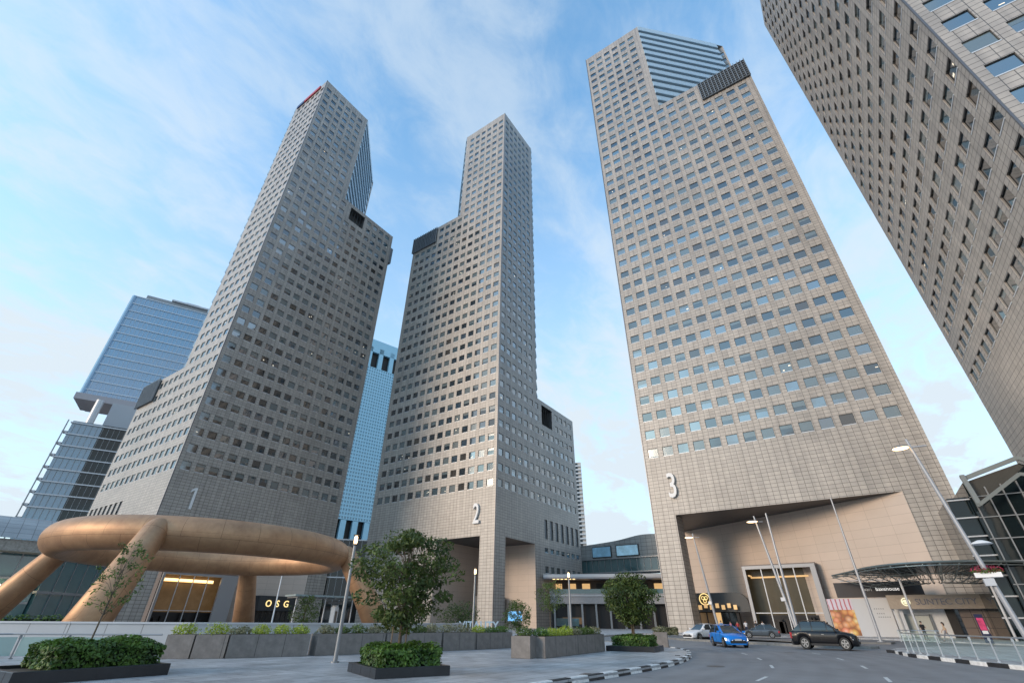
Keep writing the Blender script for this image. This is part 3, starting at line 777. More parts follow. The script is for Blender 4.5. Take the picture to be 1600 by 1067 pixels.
def tree(name, label, cat, base, h, crown_r, crown_z0, seed, nclump=46, leaf=0.075, per=150, mat=None, group=None, trunk_r=0.07, lean=(0, 0), sq=1.0, multi=1, stakes=False, clr=(0.42, 0.30), fork=0.35, ragged=0.1):
    rng = random.Random(seed)
    T = thing(name, label, cat, base, 0, group)
    tb = MB(); lb = MB(); at = []
    zc = (crown_z0 + h) / 2; hz_ = (h - crown_z0) / 2
    tips = []
    for k in range(nclump):
        t = (k + .5) / nclump; ph = k * 2.39996 + rng.uniform(-.3, .3)
        zz = 1 - 2 * t; rr = math.sqrt(max(0, 1 - zz * zz)) * rng.uniform(.62, 1.0)
        if k % 4 == 0: rr *= 0.45
        rr *= 1 + rng.uniform(-ragged, ragged * .45); zz += rng.uniform(-ragged, ragged) * .35; zz = max(-1, min(1.02, zz))
        if k % 7 == 2: rr *= 1 + ragged * .35
        tip = Vector((lean[0] + crown_r * rr * math.cos(ph), lean[1] + crown_r * rr * math.sin(ph), zc + hz_ * zz * rng.uniform(.8, .98) * .9))
        tips.append(tip)
    for m_ in range(multi):
        off = Vector((rng.uniform(-.12, .12), rng.uniform(-.12, .12), 0)) * (multi > 1)
        top = Vector((lean[0] * .8, lean[1] * .8, zc + hz_ * .4)) + off * 3
        fk = crown_z0 + (h - crown_z0) * .1
        pts = [off, Vector((lean[0] * .15 + rng.uniform(-.03, .03), lean[1] * .15, fk * .5)) + off, Vector((lean[0] * .4, lean[1] * .4, fk)) + off * 1.5, Vector((lean[0] * .6 + rng.uniform(-.1, .1), lean[1] * .6 + rng.uniform(-.1, .1), zc)) + off * 2, top]
        tb.tube(pts, [trunk_r * 1.25, trunk_r, trunk_r * .85, trunk_r * .5, trunk_r * .2], 8)
    for k, tip in enumerate(tips):
        zs_ = min(max(tip.z - rng.uniform(.5, 1.1) * (h / 5), fk * .9), zc)
        s0 = Vector((lean[0] * .45, lean[1] * .45, zs_))
        mid = (s0 + tip) / 2 + Vector((rng.uniform(-.1, .1), rng.uniform(-.1, .1), rng.uniform(.0, .15)))
        tb.tube([s0, mid, tip], [trunk_r * .32, trunk_r * .2, trunk_r * .07], 4, cap=False)
        for q in range(2):
            t2 = tip + Vector((rng.uniform(-1, 1), rng.uniform(-1, 1), rng.uniform(-.4, .6))) * crown_r * .22
            tb.tube([mid, t2], [trunk_r * .12, trunk_r * .04], 3, cap=False)
        cr_ = crown_r * clr[0] * rng.uniform(.6, 1.15)
        leaves(lb, at, tip, (cr_, cr_, cr_ * clr[1] / clr[0]), int(per * rng.uniform(.6, 1.2)), leaf, rng, .5, .75, rng.uniform(.3, .7), .35)
    tr_ = tb.build('trunk', BARK, T)
    lb.build('crown', mat or LEAF, T, attr=at)
    if stakes:
        for sx in (-.35, .35):
            s_ = MB(); s_.tube([(sx, .1, -.1), (sx * .9, .08, crown_z0 + .2)], .025, 6); s_.build('stake', pm('stake_wood', (0.2, 0.15, 0.1), 0.8), T)
    return T

def hedge(name, label, c, d, rz, seed, mat, n=2600, leaf=0.06, cat='hedge', group=None, lump=0.08):
    rng = random.Random(seed); T = thing(name, label, cat, c, rz, group)
    mb = MB(); at = []
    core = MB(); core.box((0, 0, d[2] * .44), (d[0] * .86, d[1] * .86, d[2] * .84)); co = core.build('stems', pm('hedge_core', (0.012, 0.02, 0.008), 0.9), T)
    for _ in range(n):
        f = rng.random()
        u, v = rng.uniform(-.5, .5), rng.uniform(-.5, .5)
        areaT = d[0] * d[1]; aS = 2 * (d[0] + d[1]) * d[2]
        if f < areaT / (areaT + aS): p = Vector((u * d[0], v * d[1], d[2])); nn = Vector((0, 0, 1))
        else:
            if rng.random() < d[0] / (d[0] + d[1]):
                s = rng.choice((-1, 1)); p = Vector((u * d[0], s * d[1] / 2, (v + .5) * d[2])); nn = Vector((0, s, .2))
            else:
                s = rng.choice((-1, 1)); p = Vector((s * d[0] / 2, u * d[1], (v + .5) * d[2])); nn = Vector((s, 0, .2))
        bmp = lump * (math.sin(p.x * 5.1 + seed) + math.sin(p.y * 4.3 + 1.7 * seed) + math.sin(p.z * 9 + p.x * 3)) / 2
        # round the edges
        ex = max(0, abs(p.x) / (d[0] / 2) - .8) + max(0, abs(p.y) / (d[1] / 2) - .8)
        if p.z > d[2] * .8: p.z -= ex * .5 * d[2]
        p += nn * (bmp + rng.uniform(-.12, .05))
        nn = (nn + Vector((rng.gauss(0, .5), rng.gauss(0, .5), rng.gauss(.3, .4)))).normalized()
        a = nn.orthogonal().normalized(); a.rotate(Matrix.Rotation(rng.uniform(0, 6.28), 3, nn)); b_ = nn.cross(a)
        s = leaf * rng.uniform(.6, 1.4)
        mb.face([p - a * s, p - b_ * s * .5, p + a * s, p + b_ * s * .5]); at.append(min(1, max(0, .45 + bmp * 3 + rng.uniform(-.35, .35))))
    mb.build('foliage', mat, T, attr=at)
    return T

# ------------------------------------------------------------------ foreground planters
def box_planter(label, c, d, rz, hh=0.39):
    T = thing('planter_box', label, 'planter', c, rz, 'black stone planter boxes')
    mb = MB(); a, b_ = d[0] / 2, d[1] / 2; t_ = .16
    P4 = [(-a, -b_), (a, -b_), (a, b_), (-a, b_)]; Q4 = [(-a + t_, -b_ + t_), (a - t_, -b_ + t_), (a - t_, b_ - t_), (-a + t_, b_ - t_)]
    for i in range(4):
        j = (i + 1) % 4
        p, q, r, s = P4[i], P4[j], Q4[j], Q4[i]
        mb.face([(*p, 0), (*q, 0), (*q, hh - .015), (*p, hh - .015)])
        e = 0.012
        mb.face([(*p, hh - .015), (*q, hh - .015), (q[0] * (1 - e / a), q[1] * (1 - e / b_), hh), (p[0] * (1 - e / a), p[1] * (1 - e / b_), hh)])
        mb.face([(p[0] * (1 - e / a), p[1] * (1 - e / b_), hh), (q[0] * (1 - e / a), q[1] * (1 - e / b_), hh), (*r, hh), (*s, hh)])
        mb.face([(*s, hh), (*r, hh), (*r, hh - .1), (*s, hh - .1)])
    mb.build('box', BLKST, T)
    sb = MB(); sb.face([(*q, hh - .08) for q in Q4]); sb.build('soil', SOIL, T)
    jb = MB()
    for sx in (-a - .002, a + .002):
        for k in (-.33, 0, .33): jb.box((sx, d[1] * k, hh / 2), (.004, .012, hh - .03))
    for sy in (-b_ - .002, b_ + .002):
        for k in (-.33, 0, .33): jb.box((d[0] * k, sy, hh / 2), (.012, .004, hh - .03))
    jb.build('joint', BLACK, T)
    return T
angB = math.atan2(-.93, 2.19)
box_planter('black stone planter box under the round-crowned tree, in front of the lamp post', (12.9, 13.25, .13), (2.4, 2.8), angB, .26)
box_planter('black stone planter box under the clipped hedge in the lower left corner', (6.35, 19.6, .13), (3.7, 2.8), math.atan2(.18, 3.65), .29)
box_planter('small black stone planter box under the tree beside the striped kerb', (31.2, 12.3, .13), (2.6, 2.8), math.atan2(-2.7, .33) + PI / 2, .27)
hedge('hedge', 'dense green box hedge round the foot of the round-crowned tree', (12.95, 13.3, .36), (1.9, 2.3, .52), angB, 3, HEDGE, 6500, .055, group='clipped hedges in black planter boxes')
hedge('hedge', 'wide dense green hedge in the lower left corner planter', (6.78, 19.85, .38), (2.75, 2.1, .62), math.atan2(.18, 3.65), 5, HEDGE, 8500, .055, group='clipped hedges in black planter boxes')
hedge('hedge', 'small green hedge under the tree beside the striped kerb', (31.2, 12.3, .36), (2.0, 2.2, .55), math.atan2(-2.7, .33) + PI / 2, 8, HEDGE, 4200, .065, group='clipped hedges in black planter boxes')
tree('broadleaf_tree', 'dark green broadleaf tree with uneven layered crown, in the black planter before tower 2', 'tree', (12.95, 13.3, .35), 4.3, 1.68, .85, 21, 58, .088, 150, LEAFD, 'trees in black planter boxes', .06, (.1, .15), stakes=True, clr=(.34, .18), ragged=.4)
tree('broadleaf_tree', 'rounded dark green tree on several thin stems, beside the striped kerb', 'tree', (31.15, 12.3, .35), 3.9, 1.75, .95, 33, 60, .10, 150, LEAFD, 'trees in black planter boxes', .05, (0, 0), multi=4, clr=(.36, .20), ragged=.25)
tree('sapling', 'thin sparse sapling leaning in front of the fountain leg', 'tree', (6.7, 20.6, .35), 3.75, .78, 1.2, 41, 26, .062, 32, LEAF, None, .028, (.25, .3), clr=(.30, .24))

# long concrete planters with flowers
def long_planter(label, a, b_, depth, h, seed, mat, joints=True, veg=None, sp=.85, fl=.36):
    a = Vector((*a, .13)); b_ = Vector((*b_, .13)); d = b_ - a; L = d.length; ang = math.atan2(d.y, d.x)
    T = thing('long_planter', label, 'planter', a, ang, 'grey concrete planters round the fountain court')
    h -= .13
    mb = MB(); mb.box((L / 2, depth / 2, h / 2), (L, depth, h)); 
    o = mb.build('trough', CONC, T)
    bv = o.modifiers.new('bevel', 'BEVEL'); bv.width = .015; bv.segments = 1
    sb = MB(); sb.box((L / 2, depth / 2, h + .004), (L - .16, depth - .16, .008)); sb.build('soil', SOIL, T)
    rng = random.Random(seed)
    n = max(1, int(L / sp))
    for i in range(n):
        p = a + d.normalized() * (L * (i + .5) / n) + Vector((-d.y, d.x, 0)).normalized() * depth / 2
        m_ = mat if not isinstance(mat, list) else rng.choice(mat)
        rr = (L / n * .56, depth * .45, fl * rng.uniform(.75, 1.1))
        q = MB(); at = []
        for _ in range(3):
            leaves(q, at, (rng.uniform(-.2, .2) * L / n, rng.uniform(-.1, .1), rr[2] * .45), (rr[0] * .75, rr[1], rr[2] * .6), 130, .055, rng, .5, .6, .55, .4)
        leaves(q, at, (0, 0, rr[2] * .3), rr, 160, .06, rng, .5, .5, .5, .4)
        q_o = q.build('shrub', m_, None, attr=at); q_o.location = (p.x, p.y, p.z + h)
        kind_ = {LIME: 'lime yellow-green', MIXL: 'mottled cream and green', LEAF: 'low green', HEDGE: 'fresh green'}[m_]
        tag(q_o, f'{kind_} shrub, number {i + 1} along its planter, which is the {label}', 'shrub', 'shrubs in the long planters')
        SHR.append((q_o, kind_, label, i, n))
    return T
SHR = []
pl = [((10.95, 25.35), (11.72, 24.6), [LIME], 'first grey planter beside the glass barrier'),
      ((11.76, 24.56), (12.75, 23.74), [LIME], 'second grey planter from the glass barrier'),
      ((12.80, 23.70), (15.95, 22.42), [LIME, MIXL, MIXL], 'third grey planter from the glass barrier'),
      ((16.30, 22.36), (19.75, 21.42), [MIXL, LEAF], 'long grey planter behind the leaning lamp post'),
      ((19.85, 21.40), (23.2, 20.55), [MIXL, LEAF], 'grey planter behind the round-crowned tree'),
      ((23.3, 20.52), (25.6, 20.0), [MIXL, MIXL, LEAF], 'grey planter in front of tower 2'),
      ((25.7, 19.98), (28.9, 19.6), [LIME, HEDGE], 'grey planter beyond the square corner planter'),
      ((21.15, 14.42), (21.28, 13.45), [LEAF], 'square grey corner planter standing forward'),
      ((21.95, 13.05), (25.7, 13.27), [LIME, LIME, HEDGE], 'long grey planter beside the square planter'),
      ((25.75, 13.275), (29.5, 13.48), [MIXL, LEAF], 'grey planter ending at the small black planter'),
      ((36.5, 13.0), (36.75, 12.1), [MIXL], 'last grey planter before tower 3')]
for i, (a, b_, mt_, lb_) in enumerate(pl):
    dep = -0.8 if False else 0.8
    if i in (7, 10):   # box whose front face is seen; swap so that depth runs away from the camera
        long_planter(lb_, b_ if False else a, b_, .95, 1.0, 50 + i, mt_)
    else:
        long_planter(lb_, a, b_, .85, 1.0 if i < 6 else .97, 50 + i, mt_)
ords = ['leftmost', 'second', 'third', 'fourth', 'fifth', 'sixth']
for q_o, kd, lb_, i, n in SHR:
    q_o['label'] = (f'{kd} shrub in the {lb_}' if n == 1 else f'{kd} shrub, {ords[i] if i < 6 else "rightmost"} in the {lb_}')

# ------------------------------------------------------------------ glass barrier and white wall at the left
GCLEAR = pm('barrier_glass', (0.55, 0.72, 0.70), 0.08, alpha=None, spec=0.5)
def clear_glass(M, fac):
    t = M.node_tree; b = t.nodes['Principled BSDF']
    tr = t.nodes.new('ShaderNodeBsdfTransparent'); tr.inputs[0].default_value = (0.955, 0.985, 0.98, 1)
    mx_ = t.nodes.new('ShaderNodeMixShader'); mx_.inputs[0].default_value = fac
    t.links.new(tr.outputs[0], mx_.inputs[1]); t.links.new(b.outputs[0], mx_.inputs[2]); t.links.new(mx_.outputs[0], t.nodes['Material Output'].inputs[0])
clear_glass(GCLEAR, .07)
GFROST = pm('frosted_green_glass', (0.27, 0.42, 0.41), 0.3); clear_glass(GFROST, .55)
def barrier(name, label, pts, h, posts, z=.13, rail=STEEL, post_w=.05, gap=.04, dbl=False, cat='barrier', gm=None):
    T = thing(name, label, cat, (pts[0][0], pts[0][1], z))
    o0 = Vector((pts[0][0], pts[0][1], 0))
    rs = [Vector((*p, 0)) - o0 for p in pts]
    rb = MB(); rb.tube([p + Vector((0, 0, h)) for p in rs], .03, 8); rb.build('handrail', rail, T)
    Ps = spline([(p.x, p.y) for p in rs], posts)
    for p in Ps:
        g = MB(); g.box((p.x, p.y, h / 2), (post_w, post_w, h - .02), 0); g.box((p.x, p.y, .02), (.12, .12, .04)); g.box((p.x, p.y, h - .1), (.09, .09, .12)); g.build('post', rail, T)
    for i in range(len(Ps) - 1):
        a, b_ = Ps[i], Ps[i + 1]; d = (b_ - a).normalized(); L = (b_ - a).length
        g = MB(); c = (a + b_) / 2; g.box((c.x, c.y, h * .5), (L - .16, .012, h - .2), math.atan2(d.y, d.x)); g.build('glass_panel', gm or GCLEAR, T)
barrier('glass_barrier', 'long frosted green glass barrier in the lower left behind the hedge', [(-8.0, 37.5), (7.0, 30.0), (10.8, 25.5)], .86, 1.9, rail=GREY, gm=GFROST)
def low_wall(name, label, pts, h, th, mat, z=.13):
    T = thing(name, label, 'wall', (0, 0, z))
    mb = MB(); rs = [Vector((*p, 0)) for p in pts]
    for i in range(len(rs) - 1):
        a, b_ = rs[i], rs[i + 1]; d = b_ - a; c = (a + b_) / 2
        mb.box((c.x, c.y, h / 2), (d.length - .012, th, h), math.atan2(d.y, d.x))
    mb.build('wall', mat, T)
    cp = MB()
    for i in range(len(rs) - 1):
        a, b_ = rs[i], rs[i + 1]; d = b_ - a; c = (a + b_) / 2
        cp.box((c.x, c.y, h + .04), (d.length - .004, th + .1, .08), math.atan2(d.y, d.x))
    cp.build('coping', LGREY, T)
PALE = tiles('pale_wall_panels', (0.50, 0.51, 0.52), (0.47, 0.48, 0.49), (0.25, 0.25, 0.25), 1.6, 3.0, .02, .5, stain=.12)
low_wall('fountain_wall', 'pale panelled wall of the fountain basin behind the glass barrier', [(-4, 43), (4, 38.2), (9.5, 32.2), (13.2, 28.4), (18, 26.3), (24, 25.0), (30, 25.6), (35, 29)], 1.22, .3, PALE)
hedge('hedge', 'long thin strip of green hedge on the far side of the fountain court', (7, 66, .13), (30, 1.2, 1.55), R(-24), 9, HEDGE, 5200, .13)

# ------------------------------------------------------------------ fountain
F = thing('ring_fountain', 'huge bronze ring fountain on four splayed legs', 'fountain', (21.65, 46.83, 0))
mb = MB(); nR, nT = 128, 28; RR, rr = 10.5, 1.13; zc = 6.66
def tp(i, j):
    a = 2 * PI * i / nR; b_ = 2 * PI * j / nT
    return ((RR + rr * math.cos(b_)) * math.cos(a), (RR + rr * math.cos(b_)) * math.sin(a), zc + rr * math.sin(b_))
for i in range(nR):
    for j in range(nT):
        u0, u1 = 2 * PI * RR * i / nR, 2 * PI * RR * (i + 1) / nR; v0, v1 = 2 * PI * rr * j / nT, 2 * PI * rr * (j + 1) / nT
        mb.face([tp(i, j), tp(i + 1, j), tp(i + 1, j + 1), tp(i, j + 1)], 0, [(u0, v0), (u1, v0), (u1, v1), (u0, v1)], True)
mb.build('ring', BRONZE, F, weld=True)
for k in range(4):
    a = R(46 + 90 * k); n = Vector((math.cos(a), math.sin(a), 0))
    mb = MB(); P0 = n * 10.95 + Vector((0, 0, 7.35)); P1 = n * 15.85 + Vector((0, 0, -.05))
    pts = [P0, P0 + (P1 - P0) * .02, P0 + (P1 - P0) * .05, P0 + (P1 - P0) * .1, P0 + (P1 - P0) * .5, P1]
    mb.tube(pts, [.25, .5, .68, .80, .98, 1.16], 28)
    mb.build('leg', BRONZE, F, weld=True)
b_ = MB(); b_.lathe((0, 0, 0), [(17.5, 0.14), (17.5, .42), (16.9, .42), (16.9, .2), (0.01, .2)], 64, sm=False); b_.build('basin', CONC, F)

# ------------------------------------------------------------------ lamp posts with a glowing top
def post_lamp(label, x, y, h=4.85, cap=False):
    T = thing('street_lamp', label, 'street lamp', (x, y, .13), 0, 'post-top lamps round the plaza')
    h -= .13
    m_ = MB(); m_.tube([(0, 0, 0), (0, 0, .05)], .16, 14); m_.tube([(0, 0, .05), (0, 0, h * .5), (0, 0, h - .4)], [.085, .075, .06], 14); m_.build('pole', GREY, T)
    m_ = MB(); m_.tube([(0, 0, h - .42), (0, 0, h - .36)], .11, 14); m_.tube([(0, 0, h), (0, 0, h + .03)], .13, 14)
    for k in range(4):
        a = R(45 + 90 * k); m_.tube([(.1 * math.cos(a), .1 * math.sin(a), h - .38), (.1 * math.cos(a), .1 * math.sin(a), h)], .012, 5)
    m_.build('lamp_cage', DGREY, T)
    m_ = MB(); m_.lathe((0, 0, h - .36), [(.001, 0), (.06, .01), (.075, .12), (.07, .28), (.04, .34), (.001, .35)], 14); m_.build('lamp_bulb', LAMPG, T)
    return T
post_lamp('tall grey lamp post with glowing lantern, in the foreground left of the round-crowned tree', 14.38, 18.31)
post_lamp('slim lamp post with glowing top, left of the corner pillar of tower 2', 29.4, 23.27)
post_lamp('grey lamp post with glowing top, between tower 2 and the kerbside tree', 35.35, 18.72)

MAST = pm('mast_paint', (0.36, 0.37, 0.39), 0.4, 0.2)
def disc_lamp(label, base, top, arm, lit=True, r=.34, basket=False, pole2=None, pr=.09, mat=None, box=True):
    """slanting mast with a shallow disc lamp on an arm"""
    b0 = Vector(base); T = thing('mast_lamp', label, 'street lamp', b0, 0, 'tall mast lamps')
    t_ = Vector(top) - b0
    m_ = MB(); m_.tube([(0, 0, 0), t_ * .5, t_], [pr, pr * .8, pr * .5], 10); m_.tube([(0, 0, 0), (0, 0, .06)], pr * 2.2, 12)
    m_.build('mast', mat or MAST, T)
    if pole2:
        p2 = Vector(pole2) - b0; m_ = MB(); m_.tube([(0, 0, 0), p2 * .5, p2], [pr, pr * .8, pr * .5], 10); m_.build('second_mast', mat or MAST, T)
    if arm:
        c = Vector(arm) - b0; root = t_ * ((c.z) / t_.z)
        m_ = MB(); d = (c - root).normalized(); m_.tube([root - d * .7, c], .03, 6); m_.build('lamp_arm', mat or LGREY, T)
        m_ = MB(); m_.lathe(c, [(.001, .12), (r * .45, .11), (r * .9, .03), (r, 0), (r * .92, -.02)], 20); m_.build('lamp_shade', GREY, T)
        m_ = MB(); m_.lathe(c, [(r * .9, -.015), (r * .5, -.05), (.001, -.06)], 20); m_.build('lamp_bulb', LAMPG if lit else LGREY, T)
    if box:
        q = t_ * .31; m_ = MB(); m_.box(q + Vector((-.1, .12, 0)), (.28, .38, .3)); m_.build('control_box', LGREY, T)
    return T
disc_lamp('crossing pair of white masts with a lit disc lamp before the entrance of tower 3', (54.7, 6.0, .14), (54.54, 7.2, 10.9), (54.35, 7.45, 10.35), r=.55, pole2=(54.7, 6.05, 11.1), pr=.15)
disc_lamp('single slanted white mast with a lit disc lamp, above the white car', (64.3, 15.0, .14), (63.6, 15.85, 11.1), (63.4, 16.3, 10.65), r=.55, pr=.15)
disc_lamp('tall bare white mast without a lamp, right of the black car', (62.0, 0.1, .14), (62.0, 0.14, 13.3), None, pr=.14, box=False)
bl_ = disc_lamp('large slanted mast with a lit disc lamp at the right edge', (31.85, -5.3, .13), (31.97, -4.25, 10.2), (31.9, -3.86, 9.75), r=.42, pr=.12)
for (zz, mt_) in ((3.55, 'basket'), (4.85, 'shade')):
    p = Vector((31.85, -5.3, .13)).lerp(Vector((31.97, -4.25, 10.2)), (zz - .13) / 10.07)
    if mt_ == 'basket':
        T = thing('flower_basket', 'white trough of red flowers fixed to the large slanted mast', 'flower basket', (p.x, p.y, zz))
        m_ = MB(); m_.box((0, 0, .0), (.30, .95, .20), R(-8)); m_.build('trough', WHITE, T)
        m_ = MB(); at = []; rg = random.Random(5)
        leaves(m_, at, (0, 0, .22), (.26, .62, .2), 260, .045, rg, .6, .6); m_.build('flowers', REDL, T, attr=at)
        m_ = MB(); at = []; leaves(m_, at, (0, 0, .15), (.26, .6, .14), 520, .045, rg, .5, .6); m_.build('foliage', LEAF, T, attr=at)
    else:
        T = thing('shade_lamp', 'unlit white dome lamp halfway up the large slanted mast', 'lamp', (p.x + .02, p.y - .42, zz))
        m_ = MB(); m_.lathe((0, 0, 0), [(.001, .17), (.12, .16), (.32, .08), (.42, 0), (.38, -.01), (.001, .02)], 20); m_.build('lamp_shade', WHITE, T)
        m_ = MB(); m_.tube([(0, .42, .02), (0, 0, .12)], .02, 6); m_.build('lamp_arm', LGREY, T)

# flagpole-like white masts in front of tower 1
for i, (x, y, hh) in enumerate(((42.6, 79.0, 8.2), (49.0, 79.6, 8.6))):
    T = thing('slim_mast', ('left' if i == 0 else 'right') + ' of two slim white masts before the dark shop sign of tower 1', 'mast', (x, y, .13), 0, 'slim white masts by tower 1')
    m_ = MB(); m_.tube([(0, 0, 0), (.1, .5, hh)], [.12, .07], 8); m_.build('pole', WHITE, T)

# ------------------------------------------------------------------ entrances of the towers
def local(C0, e1, e2):
    C0 = Vector((*C0, 0)); e1 = Vector((*e1, 0)); e2 = Vector((*e2, 0))
    return lambda a, b_, z=0: C0 + e1 * a + e2 * b_ + Vector((0, 0, z))
def quad_box(mb, P, a0, a1, b0, b1, z0, z1, mi=0):
    """axis-aligned box in a tower's local plan"""
    p, q = P(a0, b0), P(a1, b1)
    mb.box(((p.x + q.x) / 2, (p.y + q.y) / 2, (z0 + z1) / 2), (abs(p.x - q.x), abs(p.y - q.y), z1 - z0), 0, mi)
def lobby(T, P, a0, a1, b_, back, h, wid_jamb=1.0, dark=False, matin=None):
    m_ = MB(); quad_box(m_, P, a0, a1, b_, b_ + .5, h - .5, h); quad_box(m_, P, a0, a0 + .45, b_, b_ + .5, .13, h - .502); quad_box(m_, P, a1 - wid_jamb, a1, b_, b_ + .5, .13, h - .502)
    m_.build('entrance_frame', pm('entrance_metal', (0.36, 0.36, 0.37), .4, .3), T)
    m_ = MB(); quad_box(m_, P, a0 - .15, a0 - .004, b_ + .504, back, .13, h); quad_box(m_, P, a1 + .004, a1 + .15, b_ + .504, back, .13, h); quad_box(m_, P, a0 - .15, a1 + .15, b_ + .504, back, h + .004, h + .2)
    m_.build('lobby_shell', pm('lobby_shell', (0.16, 0.13, 0.12), 0.5), T)
    m_ = MB(); quad_box(m_, P, a0, a1, b_ + 3.2, b_ + 3.3, .13, h - .05)
    m_.build('lobby_wall', matin or OLIVE, T)
    m_ = MB(); quad_box(m_, P, a0 + .6, a1 - wid_jamb - .2, b_ + 2.9, b_ + 3.15, h - 1.7, h - 1.45); quad_box(m_, P, a0 + .6, a0 + .85, b_ + .7, b_ + 2.8, h - 1.5, h - 1.3)
    m_.build('light_strip', WARMD, T)
    m_ = MB()
    for k in range(1, 4):
        u = a0 + .45 + (a1 - wid_jamb - a0 - .45) * k / 4; quad_box(m_, P, u - .07, u + .07, b_ + .1, b_ + .3, .13, h - .51)
    for zz in (2.9,): quad_box(m_, P, a0 + .46, a1 - wid_jamb - .01, b_ + .32, b_ + .4, zz, zz + .12)
    m_.build('mullions', LGREY, T)
    m_ = MB(); rg = random.Random(int(a0 * 10))
    for k in range(9):
        u = rg.uniform(a0 + 1, a1 - 2); quad_box(m_, P, u, u + rg.uniform(.3, 1.0), b_ + 2.2, b_ + 2.9, .13, rg.uniform(1.2, 2.8))
    quad_box(m_, P, a0 + .5, a1 - .5, b_ + 3.0, b_ + 3.18, .13, 2.7)
    m_.build('lobby_furnishing', DARKIN, T)
L3 = local((89.9, 29.0), (0, -1), (1, 0)); L1 = local((40.33, 116.0), (1, 0), (0, 1)); L2 = local((90.07, 66.2), (0, 1), (1, 0))
# T3 glass entrance: local a = 29 - y, b = x - 89.9
lobby(T3, L3, 12.5, 23.5, 5.2, 12.0, 9.9, .75)
lobby(T1, L1, 6.6, 22.3, 3.6, 12.0, 10.0, 3.6, matin=WARM)
m_ = MB(); quad_box(m_, L1, 7.4, 18.2, 6.1, 6.3, 8.4, 8.9); m_.build('lobby_downlight_strip', WARMB, T1)

def shop(name, label, P, a0, a1, b0, b1, h, txt=None, lit=0.5, tmat=None, tsize=1.2, seed=1, sx=1.0, awn=None):
    T = thing(name, label, 'shop')
    m_ = MB(); quad_box(m_, P, a0, a1, b0, b1, h * .52, h); m_.build('fascia', awn or DGREY, T)
    m_ = MB(); quad_box(m_, P, a0 + .1, a1 - .1, b0 + .5, b1, .13, h * .52 - .004); m_.build('shopfront', DARKIN, T)
    rg = random.Random(seed); n = max(2, int(abs(a1 - a0) / 1.3))
    for k in range(n):
        u = a0 + .3 + (a1 - a0 - .6) * k / n; w_ = (a1 - a0 - .6) / n - .25
        m_ = MB(); quad_box(m_, P, u, u + w_, b0 + .42, b0 + .498, .5, h * .5); m_.build('shop_window', rg.choice((WARMD, WARM, WARM, DARKG)) if lit else DARKG, T)
    if txt:
        Nf = -(P(0, 1) - P(0, 0)); Ur = Vector((0, 0, 1)).cross(Nf)
        c = P((a0 + a1) / 2, b0); c.z = h * .76 - tsize * .36
        text_mesh('shop_lettering', txt, tsize, tmat or WLIT, T, c + Nf * .06, Ur, Nf, .04, sx, .02, 'CENTER')
    return T
shop('corner_shop', 'dark shop with gold lettering O S G in the recess of tower 1', L1, 26.3, 35.6, -.6, 3.0, 6.2, 'O  S  G', 0, GOLD, 1.9, 3)
SG = shop('corner_shop', 'dark shop with two small lit signs in the recess of tower 2', L2, 1.5, 4.0, 19.5, 21.0, 6.0, None, 0)
COL_ = [o for o in [SG]]
for o in list(SG.children): bpy.data.objects.remove(o)
bpy.data.objects.remove(SG)
LS2 = local((90.07, 66.2), (1, 0), (0, 1))      # along the side face of tower 2
T = shop('corner_shop', 'low dark shop with small glowing marks in the side recess of tower 2', LS2, 8.6, 16.8, 8.5, 12, 6.6, None, 0)
for k, u in enumerate((13.6, 14.6)):
    m_ = MB(); quad_box(m_, LS2, u, u + .45, 8.4, 8.49, 4.7, 5.9); m_.build('lit_sign', WARMB, T)
T = shop('restaurant', 'warmly lit restaurant with a dark rounded awning and round gold emblem in tower 3', L3, 2.6, 9.6, 9.4, 11.0, 6.2, None, 1, seed=4)
m_ = MB(); c = L3(4.3, 9.3, 5.2)
prof = [(0.001, .0), (.85, .0), (.95, -.05)]
for k in range(28):
    a, b2 = 2 * PI * k / 28, 2 * PI * (k + 1) / 28
    for r0, r1 in ((.82, .98),):
        m_.face([(c.x - .08, c.y + r0 * math.cos(a), c.z + r0 * math.sin(a)), (c.x - .08, c.y + r0 * math.cos(b2), c.z + r0 * math.sin(b2)), (c.x - .08, c.y + r1 * math.cos(b2), c.z + r1 * math.sin(b2)), (c.x - .08, c.y + r1 * math.cos(a), c.z + r1 * math.sin(a))])
    for dy, dz in ((-.28, .2), (.28, .2), (0, -.3)):
        r0, r1 = .2, .3
        m_.face([(c.x - .08, c.y + dy + r0 * math.cos(a), c.z + dz + r0 * math.sin(a)), (c.x - .08, c.y + dy + r0 * math.cos(b2), c.z + dz + r0 * math.sin(b2)), (c.x - .08, c.y + dy + r1 * math.cos(b2), c.z + dz + r1 * math.sin(b2)), (c.x - .08, c.y + dy + r1 * math.cos(a), c.z + dz + r1 * math.sin(a))])
m_.build('round_emblem', GOLD, T)
m_ = MB(); m_.tube([(c.x - .05, c.y, c.z), (c.x - .0, c.y, c.z)], .8, 28); m_.build('emblem_disc', pm('emblem_dark', (0.25, 0.17, 0.06), .4), T)
m_ = MB()
for k in range(10):
    a0_, a1_ = PI / 2 * k / 10, PI / 2 * (k + 1) / 10
    y0, y1 = L3(9.6, 0).y, L3(11.6, 0).y
    yy = lambda a: y0 + (y1 - y0) * math.sin(a); hh_ = lambda a: 4.4 + 1.8 * math.cos(a)
    m_.face([(99.3, yy(a0_), 3.2), (99.3, yy(a1_), 3.2), (99.3, yy(a1_), hh_(a1_)), (99.3, yy(a0_), hh_(a0_))])
    m_.face([(99.3, yy(a0_), hh_(a0_)), (99.3, yy(a1_), hh_(a1_)), (101, yy(a1_), hh_(a1_)), (101, yy(a0_), hh_(a0_))])
m_.build('awning_end', DGREY, T)
m_ = MB()
